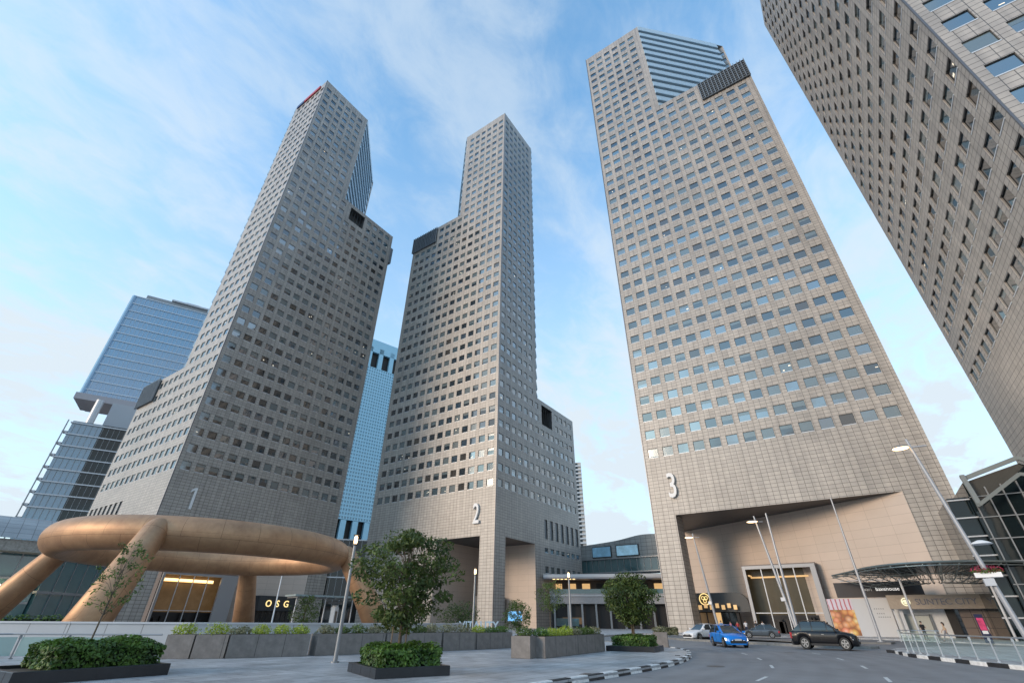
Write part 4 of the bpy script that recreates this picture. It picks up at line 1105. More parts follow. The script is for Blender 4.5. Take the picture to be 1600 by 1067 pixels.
for k in range(7):
    m_ = MB(); m_.box((98.6, 25.6 - k * 1.0, 3.9 + .25 * (k % 2)), (.25, .55, .7)); m_.build('glowing_panel', WARMD, T)

# bakery front at the right of tower 3 with poster and fascia
T = thing('bakery_front', 'dark fascia with white lettering above the food poster, right side of tower 3', 'shopfront')
m_ = MB(); m_.box((87.4, -1.5, 5.6), (.6, 9.9, 1.85)); m_.build('fascia', pm('charcoal_panel', (0.045, 0.042, 0.045), .5), T)
m_ = MB(); m_.box((87.35, -.2, 6.75), (.3, 5.5, .08)); m_.build('top_ledge', LGREY, T)
text_mesh('lettering', 'vari', .62, WHITE, T, (87.05, .05, 5.45), (0, -1, 0), (-1, 0, 0), .03, 1.0, .0)
text_mesh('lettering', 'bakehouse', .62, WLIT, T, (87.05, -1.3, 5.45), (0, -1, 0), (-1, 0, 0), .02, 1.0, .0)
T = thing('poster_wall', 'white hoarding with a large picture of baked food behind the black car', 'hoarding')
m_ = MB(); m_.box((86.4, 1.35, 2.32), (.2, 7.1, 4.4)); m_.build('board', pm('hoarding_white', (0.55, 0.56, 0.58), .5), T)
def food():
    M = bpy.data.materials.new('food_picture'); M.use_nodes = True; t = M.node_tree; b = t.nodes['Principled BSDF']
    tc = t.nodes.new('ShaderNodeTexCoord'); v = t.nodes.new('ShaderNodeTexVoronoi'); v.inputs['Scale'].default_value = 1.6
    t.links.new(tc.outputs['UV'], v.inputs['Vector'])
    c = t.nodes.new('ShaderNodeValToRGB'); e = c.color_ramp.elements
    e[0].position = 0.0; e[0].color = (0.78, 0.60, 0.34, 1); e[1].position = .8; e[1].color = (0.34, 0.11, 0.04, 1)
    e.new(.4).color = (0.70, 0.34, 0.13, 1)
    t.links.new(v.outputs['Distance'], c.inputs[0])
    hs = t.nodes.new('ShaderNodeMix'); hs.data_type = 'RGBA'; hs.blend_type = 'OVERLAY'; hs.inputs[0].default_value = .22
    t.links.new(c.outputs[0], hs.inputs[6]); t.links.new(v.outputs['Color'], hs.inputs[7])
    # upper part of the picture: pale cups
    sx_ = t.nodes.new('ShaderNodeSeparateXYZ'); t.links.new(tc.outputs['UV'], sx_.inputs[0])
    gt = t.nodes.new('ShaderNodeMath'); gt.operation = 'GREATER_THAN'; gt.inputs[1].default_value = 3.2; t.links.new(sx_.outputs['Y'], gt.inputs[0])
    wv = t.nodes.new('ShaderNodeTexWave'); wv.inputs['Scale'].default_value = .6; wv.inputs['Distortion'].default_value = 2; t.links.new(tc.outputs['UV'], wv.inputs['Vector'])
    c2 = t.nodes.new('ShaderNodeValToRGB'); c2.color_ramp.elements[0].color = (0.45, 0.12, 0.14, 1); c2.color_ramp.elements[0].position = .1; c2.color_ramp.elements[1].color = (0.62, 0.55, 0.62, 1); c2.color_ramp.elements[1].position = .3
    t.links.new(wv.outputs['Fac'], c2.inputs[0])
    m2 = t.nodes.new('ShaderNodeMix'); m2.data_type = 'RGBA'; t.links.new(gt.outputs[0], m2.inputs[0]); t.links.new(hs.outputs[2], m2.inputs[6]); t.links.new(c2.outputs[0], m2.inputs[7])
    t.links.new(m2.outputs[2], b.inputs['Base Color']); b.inputs['Roughness'].default_value = .5
    return M
m_ = MB(); m_.face([(86.28, 4.85, .2), (86.28, 1.95, .2), (86.28, 1.95, 4.5), (86.28, 4.85, 4.5)], 0, [(0, .2), (2.9, .2), (2.9, 4.5), (0, 4.5)]); m_.build('food_picture', food(), T)
m_ = MB()
for zz, y0, L in ((3.3, -.4, 1.2), (2.75, -.55, 1.0), (2.35, -.6, 1.5)):
    for k in range(int(L / .24)): m_.box((86.29, y0 - k * .24, zz), (.012, .12, .13))
m_.build('small_print', GREY, T)

# ------------------------------------------------------------------ mall entrance at the right: fascia, walls, canopy
T = thing('mall_entrance', 'beige mall entrance reading SUNTEC CITY under the glass canopy', 'entrance')
m_ = MB(); m_.box((84.4, -8.9, 4.0), (.8, 13.6, 1.55)); m_.build('fascia', pm('beige_fascia', (0.36, 0.31, 0.26), .5, noise=.08), T)
m_ = MB(); m_.tube([(83.98, -3.95, 4.0), (83.9, -3.95, 4.0)], .47, 24); m_.build('round_emblem', pm('cream_emblem', (0.75, 0.72, 0.5), .3, emis=(1, .95, .7), es=.15), T)
m_ = MB(); m_.tube([(83.88, -3.95 + .26 * math.cos(t * .5), 4.14 + .17 * math.sin(t * .5)) for t in range(0, 9)] + [(83.88, -3.95 + .26 * math.cos(PI - t * .5), 3.86 - .17 * math.sin(t * .5)) for t in range(1, 9)], .035, 6); m_.build('emblem_mark', pm('olive_mark', (0.30, 0.28, 0.08), .4), T)
text_mesh('lettering', 'SUNTEC CITY', .95, pm('sign_letter_metal', (0.17, 0.17, 0.20), .35, .6), T, (83.98, -4.9, 3.68), (0, -1, 0), (-1, 0, 0), .05, 1.02, .0)
m_ = MB(); m_.box((86.5, -5.1, 1.68), (.3, 5.2, 3.1)); m_.build('white_wall', pm('white_render', (0.62, 0.64, 0.66), .6, noise=.05), T)
m_ = MB(); m_.box((86.1, -4.6, 1.35), (.12, 2.5, 2.3), mi=0); m_.build('door', pm('pale_door', (0.42, 0.45, 0.43), .5), T)
m_ = MB(); m_.box((86.15, -4.6, 2.6), (.3, 2.9, .12)); m_.box((86.15, -3.2, 1.4), (.3, .1, 2.5)); m_.box((86.15, -6.0, 1.4), (.3, .1, 2.5)); m_.build('door_frame', GREY, T)
m_ = MB(); m_.box((85.2, -3.1, 1.68), (.5, .35, 3.1)); m_.box((85.2, -2.4, 1.68), (.3, .2, 3.1)); m_.build('pillar', LGREY, T)
m_ = MB(); m_.box((86.0, -8.1, 1.68), (.4, .9, 3.1)); m_.build('dark_return', DARKIN, T)
m_ = MB(); m_.face([(85.6, -8.9, .13), (84.9, -16.5, .13), (84.9, -16.5, 3.2), (85.6, -8.9, 3.2)], 0, [(0, 0), (7.6, 0), (7.6, 3.07), (0, 3.07)]); m_.build('brown_wall', WALLT, T)
T = thing('canopy', 'curved glass and steel canopy over the mall entrance', 'canopy')
ctrl = [(85.5, 3.2), (80.5, 1.1), (76.2, -.4), (73.4, -1.9), (71.7, -3.7), (71.0, -5.6), (71.0, -7.6), (71.7, -9.8), (73.0, -12.2), (75.5, -15.0), (78.5, -17.6), (83, -20.5)]
def smooth_pts(c, n=4):
    o_ = []
    for i in range(len(c) - 1):
        p0 = Vector(c[max(i - 1, 0)]); p1 = Vector(c[i]); p2 = Vector(c[i + 1]); p3 = Vector(c[min(i + 2, len(c) - 1)])
        for k in range(n):
            t = k / n
            o_.append(.5 * ((2 * p1) + (p2 - p0) * t + (2 * p0 - 5 * p1 + 4 * p2 - p3) * t * t + (3 * p1 - p0 - 3 * p2 + p3) * t ** 3))
    o_.append(Vector(c[-1])); return o_
rim = smooth_pts(ctrl)
m_ = MB()
m_.tube([(p.x, p.y, 7.35) for p in rim], .11, 8)
m_.tube([(p.x, p.y, 7.05) for p in rim], .06, 6); m_.build('rim', pm('canopy_steel', (0.20, 0.25, 0.26), .35, .5), T)
m_ = MB()
cc = Vector((86.5, -8.0))
inn = [p.lerp(cc + (p - cc) * .25, 1.0) for p in rim]
for i in range(len(rim) - 1):
    a, b2 = rim[i], rim[i + 1]; c_, d_ = inn[i], inn[i + 1]
    m_.face([(a.x, a.y, 7.42), (b2.x, b2.y, 7.42), (d_.x, d_.y, 6.9), (c_.x, c_.y, 6.9)])
m_.build('glass_roof', pm('canopy_glass', (0.05, 0.07, 0.075), .12, ior=1.7), T)
m_ = MB(); 
for i in range(0, len(rim), 3):
    a = Vector((rim[i].x, rim[i].y, 7.3)); c_ = Vector((inn[i].x, inn[i].y, 6.8)); 
    N_ = 7; low = []
    top_ = [a.lerp(c_, k / N_) for k in range(N_ + 1)]
    low = [a.lerp(c_, k / N_) - Vector((0, 0, 1.25 * math.sin(PI * min(1, (k + .3) / N_ * .75)))) for k in range(N_ + 1)]
    m_.tube(top_, .05, 5); m_.tube(low, .055, 5)
    for k in range(N_): m_.tube([top_[k], low[k + 1]] if k % 2 else [low[k], top_[k + 1]], .028, 4, cap=False)
for fr, dz in ((.25, .75), (.5, 1.15)):
    m_.tube([(p.x + (q.x - p.x) * fr, p.y + (q.y - p.y) * fr, 7.2 - dz) for p, q in zip(rim, inn)], .045, 5)
m_.build('truss', pm('canopy_truss', (0.24, 0.28, 0.28), .4, .3), T)
for (x, y) in ((76.5, -3.8), (76.2, -11.6)):
    m_ = MB(); m_.tube([(x, y, .13), (x, y, 6.2)], .13, 12); m_.build('column', LGREY, T)

# railing on the right island
barrier('railing', 'glass railing with steel posts on the striped kerb at the right', [(42.5, -1.15), (40.8, -1.45), (38.5, -1.9), (36.1, -3.0), (33.1, -4.4), (31.5, -5.3), (29.6, -6.7), (27, -9)], .98, 1.35, cat='railing')
barrier('railing', 'short glass railing in front of the white hoarding', [(63.6, -1.5), (62.6, -2.6), (61.6, -4.5)], .95, 1.1, cat='railing')
m_ = MB()
T = thing('banner_sign', 'narrow dark blue and pink banner standing by the mall entrance', 'banner', (66.5, -8.2, .13), R(12))
m_.box((0, 0, 1.15), (.07, .62, 2.3)); m_.build('panel', pm('banner_navy', (0.02, 0.025, 0.07), .5), T)
m_ = MB(); m_.box((-.042, 0, 1.5), (.01, .5, 1.0)); m_.build('pink_print', pm('banner_pink', (0.6, 0.06, 0.16), .5, noise=.4, nscale=3), T)
m_ = MB(); m_.box((-.042, 0, .85), (.01, .42, .25)); m_.build('white_print', WHITE, T)
hedge('hedge', 'low green hedge at the right edge behind the railing', (62, -14.2, .13), (1.0, 7.5, .9), R(12), 13, HEDGE, 2500, .10)
hedge('hedge', 'small reddish-green bush bed at the foot of the corner pillar of tower 3', (72.5, 23.5, .13), (1.0, 2.2, .8), R(10), 14, MIXL, 1500, .10)

# ------------------------------------------------------------------ podium between towers 2 and 3
T = thing('shopping_podium', 'low shopping podium with white canopy and lit upper floor between towers 2 and 3', 'building')
A = Vector((113.5, 65.9, 0)); B = Vector((127.5, 34, 0)); d = (B - A); Lp = d.length; d.normalize(); n_ = Vector((d.y, -d.x, 0))
if n_.dot(-A) < 0: n_ = -n_
ang = math.atan2(d.y, d.x)
def pod(name, u0, u1, dd0, dd1, z0, z1, mat, parent=T):
    m_ = MB(); c = A + d * (u0 + u1) / 2 + n_ * (dd0 + dd1) / 2; m_.box((c.x, c.y, (z0 + z1) / 2), (u1 - u0, dd1 - dd0, z1 - z0), ang); return m_.build(name, mat, parent)
pod('upper_wall', 0, Lp, -12, -4, 8.0, 10.6, pm('brown_back', (0.10, 0.07, 0.05), .6))
pod('ground_floor', 0, Lp, -12, -1.5, .13, 5.2, DARKIN)
pod('deck', 0, Lp, -12, 0, 5.3, 7.5, pm('deck_concrete', (0.33, 0.34, 0.36), .6, noise=.15))
pod('deck_edge', -.1, Lp, 0.004, .25, 6.9, 7.15, LGREY)
pod('roof_slab', -1, Lp, -12, 2.6, 10.65, 11.5, pm('canopy_white', (0.42, 0.44, 0.48), .5))
pod('roof_fascia', -1, Lp, 2.604, 2.8, 10.9, 11.6, LGREY)
for k in range(10):
    pod('column', 1 + k * 3.4, 1.45 + k * 3.4, -.8, -.3, .13, 5.29, GREY)
rg = random.Random(2)
for k in range(9):
    u = 1 + k * 3.6; pod('lit_opening', u, u + 2.0, -3.99, -3.9, 8.1, 9.9, rg.choice((WARMD, WARM, DARKIN, WARMB, WARMD)))
for k in range(6):
    pod('ceiling_light', 1.2 + k * 1.0, 1.8 + k * 1.0, 1.2, 1.5, 10.55, 10.64, WARMB)
pod('glass_balustrade', 0, Lp, -.15, -.1, 7.504, 8.5, TEALG)
pod('shopfront_glow', 3, 8, -1.49, -1.4, 1, 2.4, WARM); pod('display_window', 1, 7, -1.395, -1.35, .6, 2.2, TEALG)

T = thing('convention_hall', 'grey panelled hall with wavy roofline and two blue screens behind the shopping podium', 'building')
HG = tiles('hall_cladding', (0.34, 0.36, 0.36), (0.29, 0.31, 0.31), (0.14, 0.14, 0.14), 1.6, 1.0, .05, .5)
m_ = MB(); seg = 28
def roofz(y): return 22.2 - .9 * ((y - 52) / 16) + (.7 * math.exp(-((y - 49) / 5.5) ** 2))
ys = [70 - 30 * k / seg for k in range(seg + 1)]
for k in range(seg):
    y0, y1 = ys[k], ys[k + 1]
    m_.face([(138, y0, 13), (138, y1, 13), (138, y1, roofz(y1)), (138, y0, roofz(y0))], 0, [(70 - y0, 13), (70 - y1, 13), (70 - y1, roofz(y1)), (70 - y0, roofz(y0))])
    m_.face([(138, y0, roofz(y0)), (138, y1, roofz(y1)), (152, y1, roofz(y1)), (152, y0, roofz(y0))])
m_.build('wall', HG, T)
m_ = MB(); m_.box((137.0, 55, 15.3), (1.6, 27, 3.2)); m_.build('glass_band', TEALG, T)
for k in range(14):
    m_ = MB(); m_.box((136.12, 42.5 + k * 1.95, 15.3), (.12, .09, 3.2)); m_.build('mullion', GREY, T)
m_ = MB(); m_.box((136.6, 55, 17.05), (2.2, 27.2, .28)); m_.box((136.6, 55, 13.5), (2.2, 27.2, .3)); m_.build('ledge', GREY, T)
for (ya, yb, mt_) in ((64.3, 58.6, (0.10, 0.22, 0.33)), (56.6, 50.2, (0.24, 0.42, 0.54))):
    m_ = MB(); m_.box((137.7, (ya + yb) / 2, 19.2), (.5, ya - yb, 2.6)); m_.build('screen', pm('screen_blue_%d' % ya, mt_, .3, emis=mt_, es=.12, noise=.5, nscale=.5), T)
    m_ = MB(); m_.box((137.85, (ya + yb) / 2, 19.2), (.5, ya - yb + .5, 3.0)); m_.build('screen_frame', DGREY, T)

# T1-T2 gap podium: dark glass block
def block(name, label, cat, quad, z0, z1, mat, bands=None, group=None, mull=None, bandmat=None, mullmat=None):
    """prism on a CCW plan; bands = heights of ledges; mull = spacing of mullions"""
    T = thing(name, label, cat, (0, 0, 0), 0, group)
    m_ = MB(); m_.prism(quad, z0, z1, 0, bottom=False); m_.build('facade', mat, T)
    n = len(quad)
    cen = Vector((sum(p[0] for p in quad) / n, sum(p[1] for p in quad) / n))
    def off(p, e): v = Vector(p) - cen; return tuple(Vector(p) + v.normalized() * e)
    if bands:
        for z in bands:
            m_ = MB(); m_.prism([off(p, .35) for p in quad], z, z + bands_h, 0); m_.build('floor_band', bandmat or LGREY, T)
    if mull:
        cnt = 0
        for i in range(n):
            a = Vector((*quad[i], 0)); b2 = Vector((*quad[(i + 1) % n], 0)); dd = (b2 - a)
            nn_ = Vector((dd.y, -dd.x, 0)).normalized()
            if nn_.dot(-a) <= 0: continue
            k = int(dd.length / mull)
            for j in range(1, k):
                if cnt >= 95: break
                p = a + dd * j / k + nn_ * .06; m_ = MB(); m_.box((p.x, p.y, (z0 + z1) / 2), (.1, .12, z1 - z0), math.atan2(dd.y, dd.x)); m_.build('mullion', mullmat or GREY, T); cnt += 1
    return T
bands_h = .3
block('glass_podium', 'dark glass podium wedged between towers 1 and 2', 'building', [(83.9, 117.5), (92.5, 109.5), (99, 116), (90, 124)], 0, 20.5, DARKG, [6.2, 11, 15.8, 20.3], mull=1.6)
T = thing('canopy', 'flat pale canopy at the foot of tower 1 near the bronze ring', 'canopy', (66, 96, 0))
m_ = MB(); m_.box((2, -3, 5.6), (15, 5, .3), R(-10)); m_.build('roof', pm('canopy_flat', (0.3, 0.36, 0.36), .4), T)
m_ = MB(); 
for k in range(8): m_.box((-5 + k * 1.95, -2.0 - .34 * k, 5.3), (.12, 4.8, .28), R(-10))
m_.build('beams', GREY, T)
for x in (-4.5, 1.5, 7.5):
    m_ = MB(); m_.tube([(x, -3.5 - x * .17, .13), (x, -3.5 - x * .17, 5.45)], .12, 8); m_.build('column', LGREY, T)

# white kiosk arch, small trees, vitality letters
T = thing('kiosk', 'small white framed kiosk with a dark opening beyond the planters', 'kiosk', (36.2, 47.6, .13), R(-52))
for sx in (-.6, .6):
    m_ = MB(); m_.box((0, sx, 1.3), (.4, .28, 2.6)); m_.build('side_panel', WHITE, T)
m_ = MB(); m_.box((0, 0, 2.52), (.4, .9, .5)); m_.build('header', WHITE, T)
m_ = MB(); m_.box((.1, 0, 1.1), (.2, .9, 2.2)); m_.build('opening', BLKST, T)
m_ = MB(); m_.box((0, 0, 2.95), (1.0, 2.2, .18)); m_.build('roof', DGREY, T)
tree('small_tree', 'small round yellow-green tree beside the white kiosk', 'tree', (34.6, 50.4, .13), 3.9, 1.5, .5, 61, 22, .11, 90, LEAF, 'small trees inside the court', .06)
tree('small_tree', 'low dark bushy tree before the side recess of tower 2', 'tree', (51.5, 34.2, .13), 3.6, 1.6, .4, 62, 22, .12, 90, LEAF, 'small trees inside the court', .06)
tree('small_tree', 'slender light tree at the right foot of tower 2', 'tree', (60.4, 35.0, .13), 6.2, 1.9, 2.4, 63, 24, .13, 60, LEAF, 'small trees inside the court', .07)
tree('small_tree', 'dark shrubby tree behind the round-crowned tree, left of tower 2 pillar', 'tree', (45.0, 37.5, .13), 3.2, 2.0, .3, 64, 22, .12, 90, LEAFD, 'small trees inside the court', .06)
T = thing('letter_sign', 'row of pale standing letters on the court behind the planters', 'sign', (38.6, 32.2, .13))
Ud = Vector((.62, -.78, 0)).normalized(); Nd = Vector((-Ud.y, Ud.x, 0)); Nd = Nd if Nd.dot(Vector((-1, -1, 0))) > 0 else -Nd
text_mesh('letters', 'VITALITY', .95, pm('letter_pale', (0.6, 0.68, 0.72), .4), T, (0, 0, .75), Ud, Nd, .1, .95, .02)
m_ = MB(); m_.box((2.05 * .62 * 1.2, -2.05 * .78 * 1.2, .37), (5.0, .4, .74), math.atan2(Ud.y, Ud.x)); m_.build('base', GREY, T)
T = thing('sign_board', 'blue and white notice board beside the pillar of tower 2', 'sign', (58.5, 39.3, .13), R(35))
m_ = MB(); m_.box((0, 0, 2.0), (.1, 1.9, 1.1)); m_.build('panel', pm('notice_blue', (0.12, 0.35, 0.6), .4, emis=(.2, .5, .9), es=.2), T)
m_ = MB(); m_.box((0, -.7, .7), (.08, .08, 1.4)); m_.box((0, .7, .7), (.08, .08, 1.4)); m_.build('legs', GREY, T)

# ------------------------------------------------------------------ museum building at far left
T = thing('museum_building', 'low building with a curved metal roof and lit SEUM lettering at the left edge', 'building')
A = Vector((-14, 93.8, 0)); B = Vector((20.5, 88.2, 0)); d = (B - A).normalized(); n_ = Vector((d.y, -d.x, 0)); ang = math.atan2(d.y, d.x); Lq = (B - A).length
m_ = MB(); nn = 12
for k in range(nn):
    t0, t1 = k / nn, (k + 1) / nn
    pr = lambda t: (A - n_ * (8 * t), 10.0 + 3.3 * math.sin(PI / 2 * t))
    (p0, z0), (p1, z1) = pr(t0), pr(t1)
    z0 += 0; a0, b0 = p0 + n_ * 3, p0 + n_ * 3 + d * Lq; a1, b1 = p1 + n_ * 3, p1 + n_ * 3 + d * Lq
    m_.face([(a0.x, a0.y, z0), (b0.x, b0.y, z0), (b1.x, b1.y, z1), (a1.x, a1.y, z1)], 0, [(0, t0 * 9), (Lq, t0 * 9), (Lq, t1 * 9), (0, t1 * 9)], True)
m_.build('roof', tiles('metal_roof_sheets', (0.30, 0.32, 0.33), (0.26, 0.28, 0.29), (0.12, 0.12, 0.12), 1.4, 1.2, .04, .35, stain=.3), T)
def mus(name, u0, u1, dd0, dd1, z0, z1, mat, tilt=0):
    m_ = MB(); c = A + d * (u0 + u1) / 2 + n_ * (dd0 + dd1) / 2; m_.box((c.x, c.y, (z0 + z1) / 2), (u1 - u0, dd1 - dd0, z1 - z0), ang + tilt); return m_.build(name, mat, T)
mus('eaves', 0, Lq, -.5, 2.6, 8.6, 9.9, pm('stone_eaves', (0.30, 0.28, 0.25), .6, noise=.3))
mus('glass_front', 0, Lq, -3.2, -.6, .13, 8.59, TEALG)
for k in range(16):
    mus('mullion', k * 2.15, k * 2.15 + .14, -.6, -.4, .13, 8.58, GREY)
for z in (3.0, 5.7): mus('transom', 0, Lq, -.58, -.45, z, z + .22, GREY)
for k, (u, z, mt_) in enumerate(((16, 4.6, WARMD), (19, 4.8, WARM), (22, 4.5, WARMD), (24.6, 4.7, WARM), (28.6, 2.4, WARMB), (30.6, 2.0, WARMD), (29, 1.2, WARM), (18, 9.99, WARM))):
    mus('lit_patch', u, u + 1.5, -.598, -.5, z, z + .5, mt_)
p = A + d * 30.3 - n_ * -.2
text_mesh('lettering', 'SEUM', 1.35, pm('lit_sign_warm', (1, .9, .7), .4, emis=(1, .85, .55), es=1.6), T, (p.x, p.y, 4.1), d, n_, .08, 1.05, .03)
for (u, lean_) in ((27.3, 1.5), (32.6, 1.5)):
    m_ = MB(); q = A + d * u + n_ * 1.8; q2 = q + d * 2.1; m_.tube([(q.x, q.y, .13), (q2.x, q2.y, 8.5)], .28, 8); m_.build('slanted_column', LGREY, T)
block('glass_wing', 'teal glass wing with sloping fins between the curved-roof building and tower 1', 'building', [(21, 88.6), (33.5, 99.5), (27, 106), (17, 96)], 0, 8.4, TEALG, [4.2, 8.2], mull=2.2, bandmat=GREY)

# ------------------------------------------------------------------ distant towers
def frame_blocks(T, org, d, n_, L, z0, z1, pitch, fh, wallmat, winmat, ww, wh, seed):
    mb = MB(); specs = []
    k = int(L / pitch); r = int((z1 - z0) / fh); wl = []
    for i in range(k):
        for j in range(r):
            u = (i + .5) * L / k; z = z0 + (j + .5) * (z1 - z0) / r
            wl.append((u - ww / 2, u + ww / 2, z - wh / 2, z + wh / 2))
    facade(mb, org, d, n_, 0, L, z0, z1, wl, .25)
    mb.build('wall', wallmat, T)
    def area(w_):
        c = org + d * (w_[0] + w_[1]) / 2 + Vector((0, 0, (w_[2] + w_[3]) / 2)); p = project(c)
        return -(c - Vector((0, 0, 1.6))).length if p and -5 < p[0] < 1605 and -5 < p[1] < 1070 else -1e6
    wl.sort(key=area, reverse=True)
    rest = MB()
    for idx, w_ in enumerate(wl):
        P = lambda u, z: org + d * u + Vector((0, 0, z)) - n_ * .2
        pts = [P(w_[0], w_[2]), P(w_[1], w_[2]), P(w_[1], w_[3]), P(w_[0], w_[3])]
        if idx < 100: m_ = MB(); m_.face(pts); m_.build('window', winmat, T)
        else: rest.face(pts)
    if rest.f: o = rest.build('window', winmat, T); o['kind'] = 'stuff'
# lattice tower between towers 1 and 2
T = thing('lattice_tower', 'distant pale blue tower with a fine square window lattice, between towers 1 and 2', 'building')
org = Vector((160, 247.4, 0)); d = Vector((.967, -.254, 0)); n_ = Vector((-.254, -.967, 0)); LW = 44
PB = pm('pale_blue_cladding', (0.34, 0.60, 0.74), .3, .2)
frame_blocks(T, org, d, n_, LW, 52, 154, 1.7, 2.2, PB, pm('blue_window', (0.08, 0.26, 0.38), .08, ior=2.0), 1.0, 1.25, 1)
m_ = MB(); mb2 = MB()
def tb_(u0, u1, z0, z1, dd=0.0, mt_=PB, nm='crown_panel', dep=20):
    m_ = MB(); c = org + d * (u0 + u1) / 2 - n_ * (dep / 2 - dd); m_.box((c.x, c.y, (z0 + z1) / 2), (u1 - u0, dep, z1 - z0), math.atan2(d.y, d.x)); return m_.build(nm, mt_, T)
tb_(0, LW, 52, 153.9, -.6, PB, 'core')
tb_(0, LW, 154, 172, -2.5, DARKIN, 'recessed_crown')
for k in range(5): tb_(7.8 + k * 8.5 - 1.6, 7.8 + k * 8.5 + 1.6, 154.004, 170, 0, PB, 'crown_pier', 2)
tb_(0, LW, 166, 176, 0, PB, 'crown_panel', 2.2)
tb_(0, LW, 0, 51.9, -2.5, DARKIN, 'base_recess')
for k in range(6): tb_(3 + k * 7.5, 6.5 + k * 7.5, 0, 51.8, 0, PB, 'base_pier', 2)
# glass office tower at the left, with an open sky lobby between two bodies
T = thing('glass_tower', 'distant blue glass tower with white floor lines and an open gap halfway up, far left', 'building')
A = Vector((41.9, 246.5, 0)); d = Vector((.907, -.421, 0)); n_ = Vector((-.421, -.907, 0)); ang = math.atan2(d.y, d.x)
def gt(nm, u0, u1, dd, dep, z0, z1, mat, rz=0):
    m_ = MB(); c = A + d * (u0 + u1) / 2 + n_ * (dd - dep / 2); m_.box((c.x, c.y, (z0 + z1) / 2), (u1 - u0, dep, z1 - z0), ang); return m_.build(nm, mat, T)
WB = pm('white_band', (0.60, 0.66, 0.72), .3, .2)
gt('upper_body', 0, 46, 0, 17, 79.5, 132, CURT)
for k in range(14): gt('floor_band', -.3, 46.3, .35, 17.6, 79.2 + k * 4.04, 79.2 + k * 4.04 + .38, WB)
for k in range(28): gt('mullion', k * 1.64, k * 1.64 + .09, .16, .15, 79.6, 131.9, WB)
m_ = MB(); q = A + n_ * -.6 + d * .3; m_.tube([(q.x, q.y, 79), (q.x, q.y, 132)], 1.1, 18); m_.build('rounded_corner', CURT, T)
gt('parapet', 4, 30, -2, 13, 132, 135.2, GREY); gt('plant_room', 19, 25, -6, 6, 135.21, 139, LGREY); gt('roof_rail', 14, 33, -1, 14, 135.22, 136.0, LGREY)
gt('gap_soffit', 0.5, 46, 7.5, 15, 76.5, 79.1, pm('pale_soffit', (0.42, 0.40, 0.42), .6))
gt('core_block', 13.6, 46, 9, 18, 62, 76.49, pm('pale_core', (0.45, 0.47, 0.5), .6))
m_ = MB(); q = A + d * 9.6 + n_ * 9.6; m_.tube([(q.x, q.y, 60), (q.x, q.y, 76.49)], 1.3, 14); m_.build('column', LGREY, T)
gt('lower_body', 5.6, 60, 12.8, 40, 0, 66, pm('lower_wall', (0.05, 0.06, 0.065), .5))
gt('sky_reflection_bay', 5.7, 15, 12.95, .3, 22, 65.8, CURT2)  # bluer base colour paints the sky reflected in this part of the glazing
gt('dark_bay', 15, 60, 12.98, .3, 0, 65.8, DARKG); gt('dark_bay', 5.7, 14.99, 12.98, .3, 0, 21.99, DARKG)
for k in range(15): gt('floor_band', 5.2, 60.4, 13.5, 1.2, 3.4 + k * 4.4, 3.4 + k * 4.4 + .42, LGREY)
for k in range(30): gt('mullion', 6.6 + k * 1.75, 6.7 + k * 1.75, 13.12, .14, .5, 65.7, GREY)
for k in range(14): gt('corner_fin', 4.0, 5.5, 13.2, 2.6, 4 + k * 4.4, 4 + k * 4.4 + .6, LGREY)
gt('corner_post', 4.2, 4.5, 13.6, .4, 0, 66, GREY)
# white apartment tower
T = thing('apartment_tower', 'narrow distant white apartment tower behind the right side of tower 2', 'building')
org = Vector((352, 188, 0)); d = Vector((.44, -.898, 0)); n_ = Vector((-.898, -.44, 0))
c = org + d * 8.5 - n_ * 9; m_ = MB(); m_.box((c.x, c.y, 60), (17, 17.2, 120), math.atan2(d.y, d.x)); m_.build('wall', pm('apartment_wall', (0.62, 0.56, 0.50), .7), T)
for k in range(32):
    m_ = MB(); c = org + d * 14.5 - n_ * .1; z = 16 + k * 3.25
    m_.box((c.x, c.y, z), (4.6, 1.6, 1.1), math.atan2(d.y, d.x)); m_.build('balcony', WHITE, T)
    m_ = MB(); c = org + d * 13 + n_ * -.38; m_.box((c.x, c.y, z + 1.6), (2.4, .1, 1.9), math.atan2(d.y, d.x)); m_.build('window', DARKG, T)
# gabled glass hall at the right between towers 3 and 4
T = thing('gabled_glass_hall', 'dark glass hall with pale gabled roof beams between tower 3 and the right-hand tower', 'building')
X0 = 75.0
outl = [(-13.3, 16.2), (-18.9, 17.9), (-20.7, 16.3)]
m_ = MB()
m_.face([(X0 + .6, -13.3, .13), (X0 + .6, -20.75, .13), (X0 + .6, -20.75, 16.0), (X0 + .6, -18.9, 17.4), (X0 + .6, -13.3, 15.9)])
m_.face([(X0 + .6, -13.3, .13), (X0 + .6, -13.3, 15.9), (89.8, -13.35, 15.9), (89.8, -13.35, .13)])
m_.face([(X0 + .6, -13.3, 15.9), (X0 + .6, -18.9, 17.4), (89.8, -18.9, 17.4), (89.8, -13.35, 15.9)])
m_.build('glass_wall', DARKG, T)
BM = pm('roof_beam_paint', (0.20, 0.225, 0.225), .5)
m_ = MB()
for a, b2 in zip(outl[:-1], outl[1:]): m_.tube([(X0, a[0], a[1]), (X0, b2[0], b2[1])], .30, 4)
m_.build('roof_beam', BM, T)
m_ = MB(); m_.tube([(X0 - 1.2, -13.5, 13.1), (X0 - 1.2, -18.0, 15.9)], .24, 4); m_.tube([(X0 - 1.2, -18.0, 15.9), (X0 - 1.2, -20.7, 14.9)], .24, 4); m_.build('lower_beam', BM, T)
m_ = MB(); m_.tube([(X0 - .2, -13.45, 16.6), (X0 - .9, -13.6, 12.9)], .32, 4); m_.build('beam_end', BM, T)
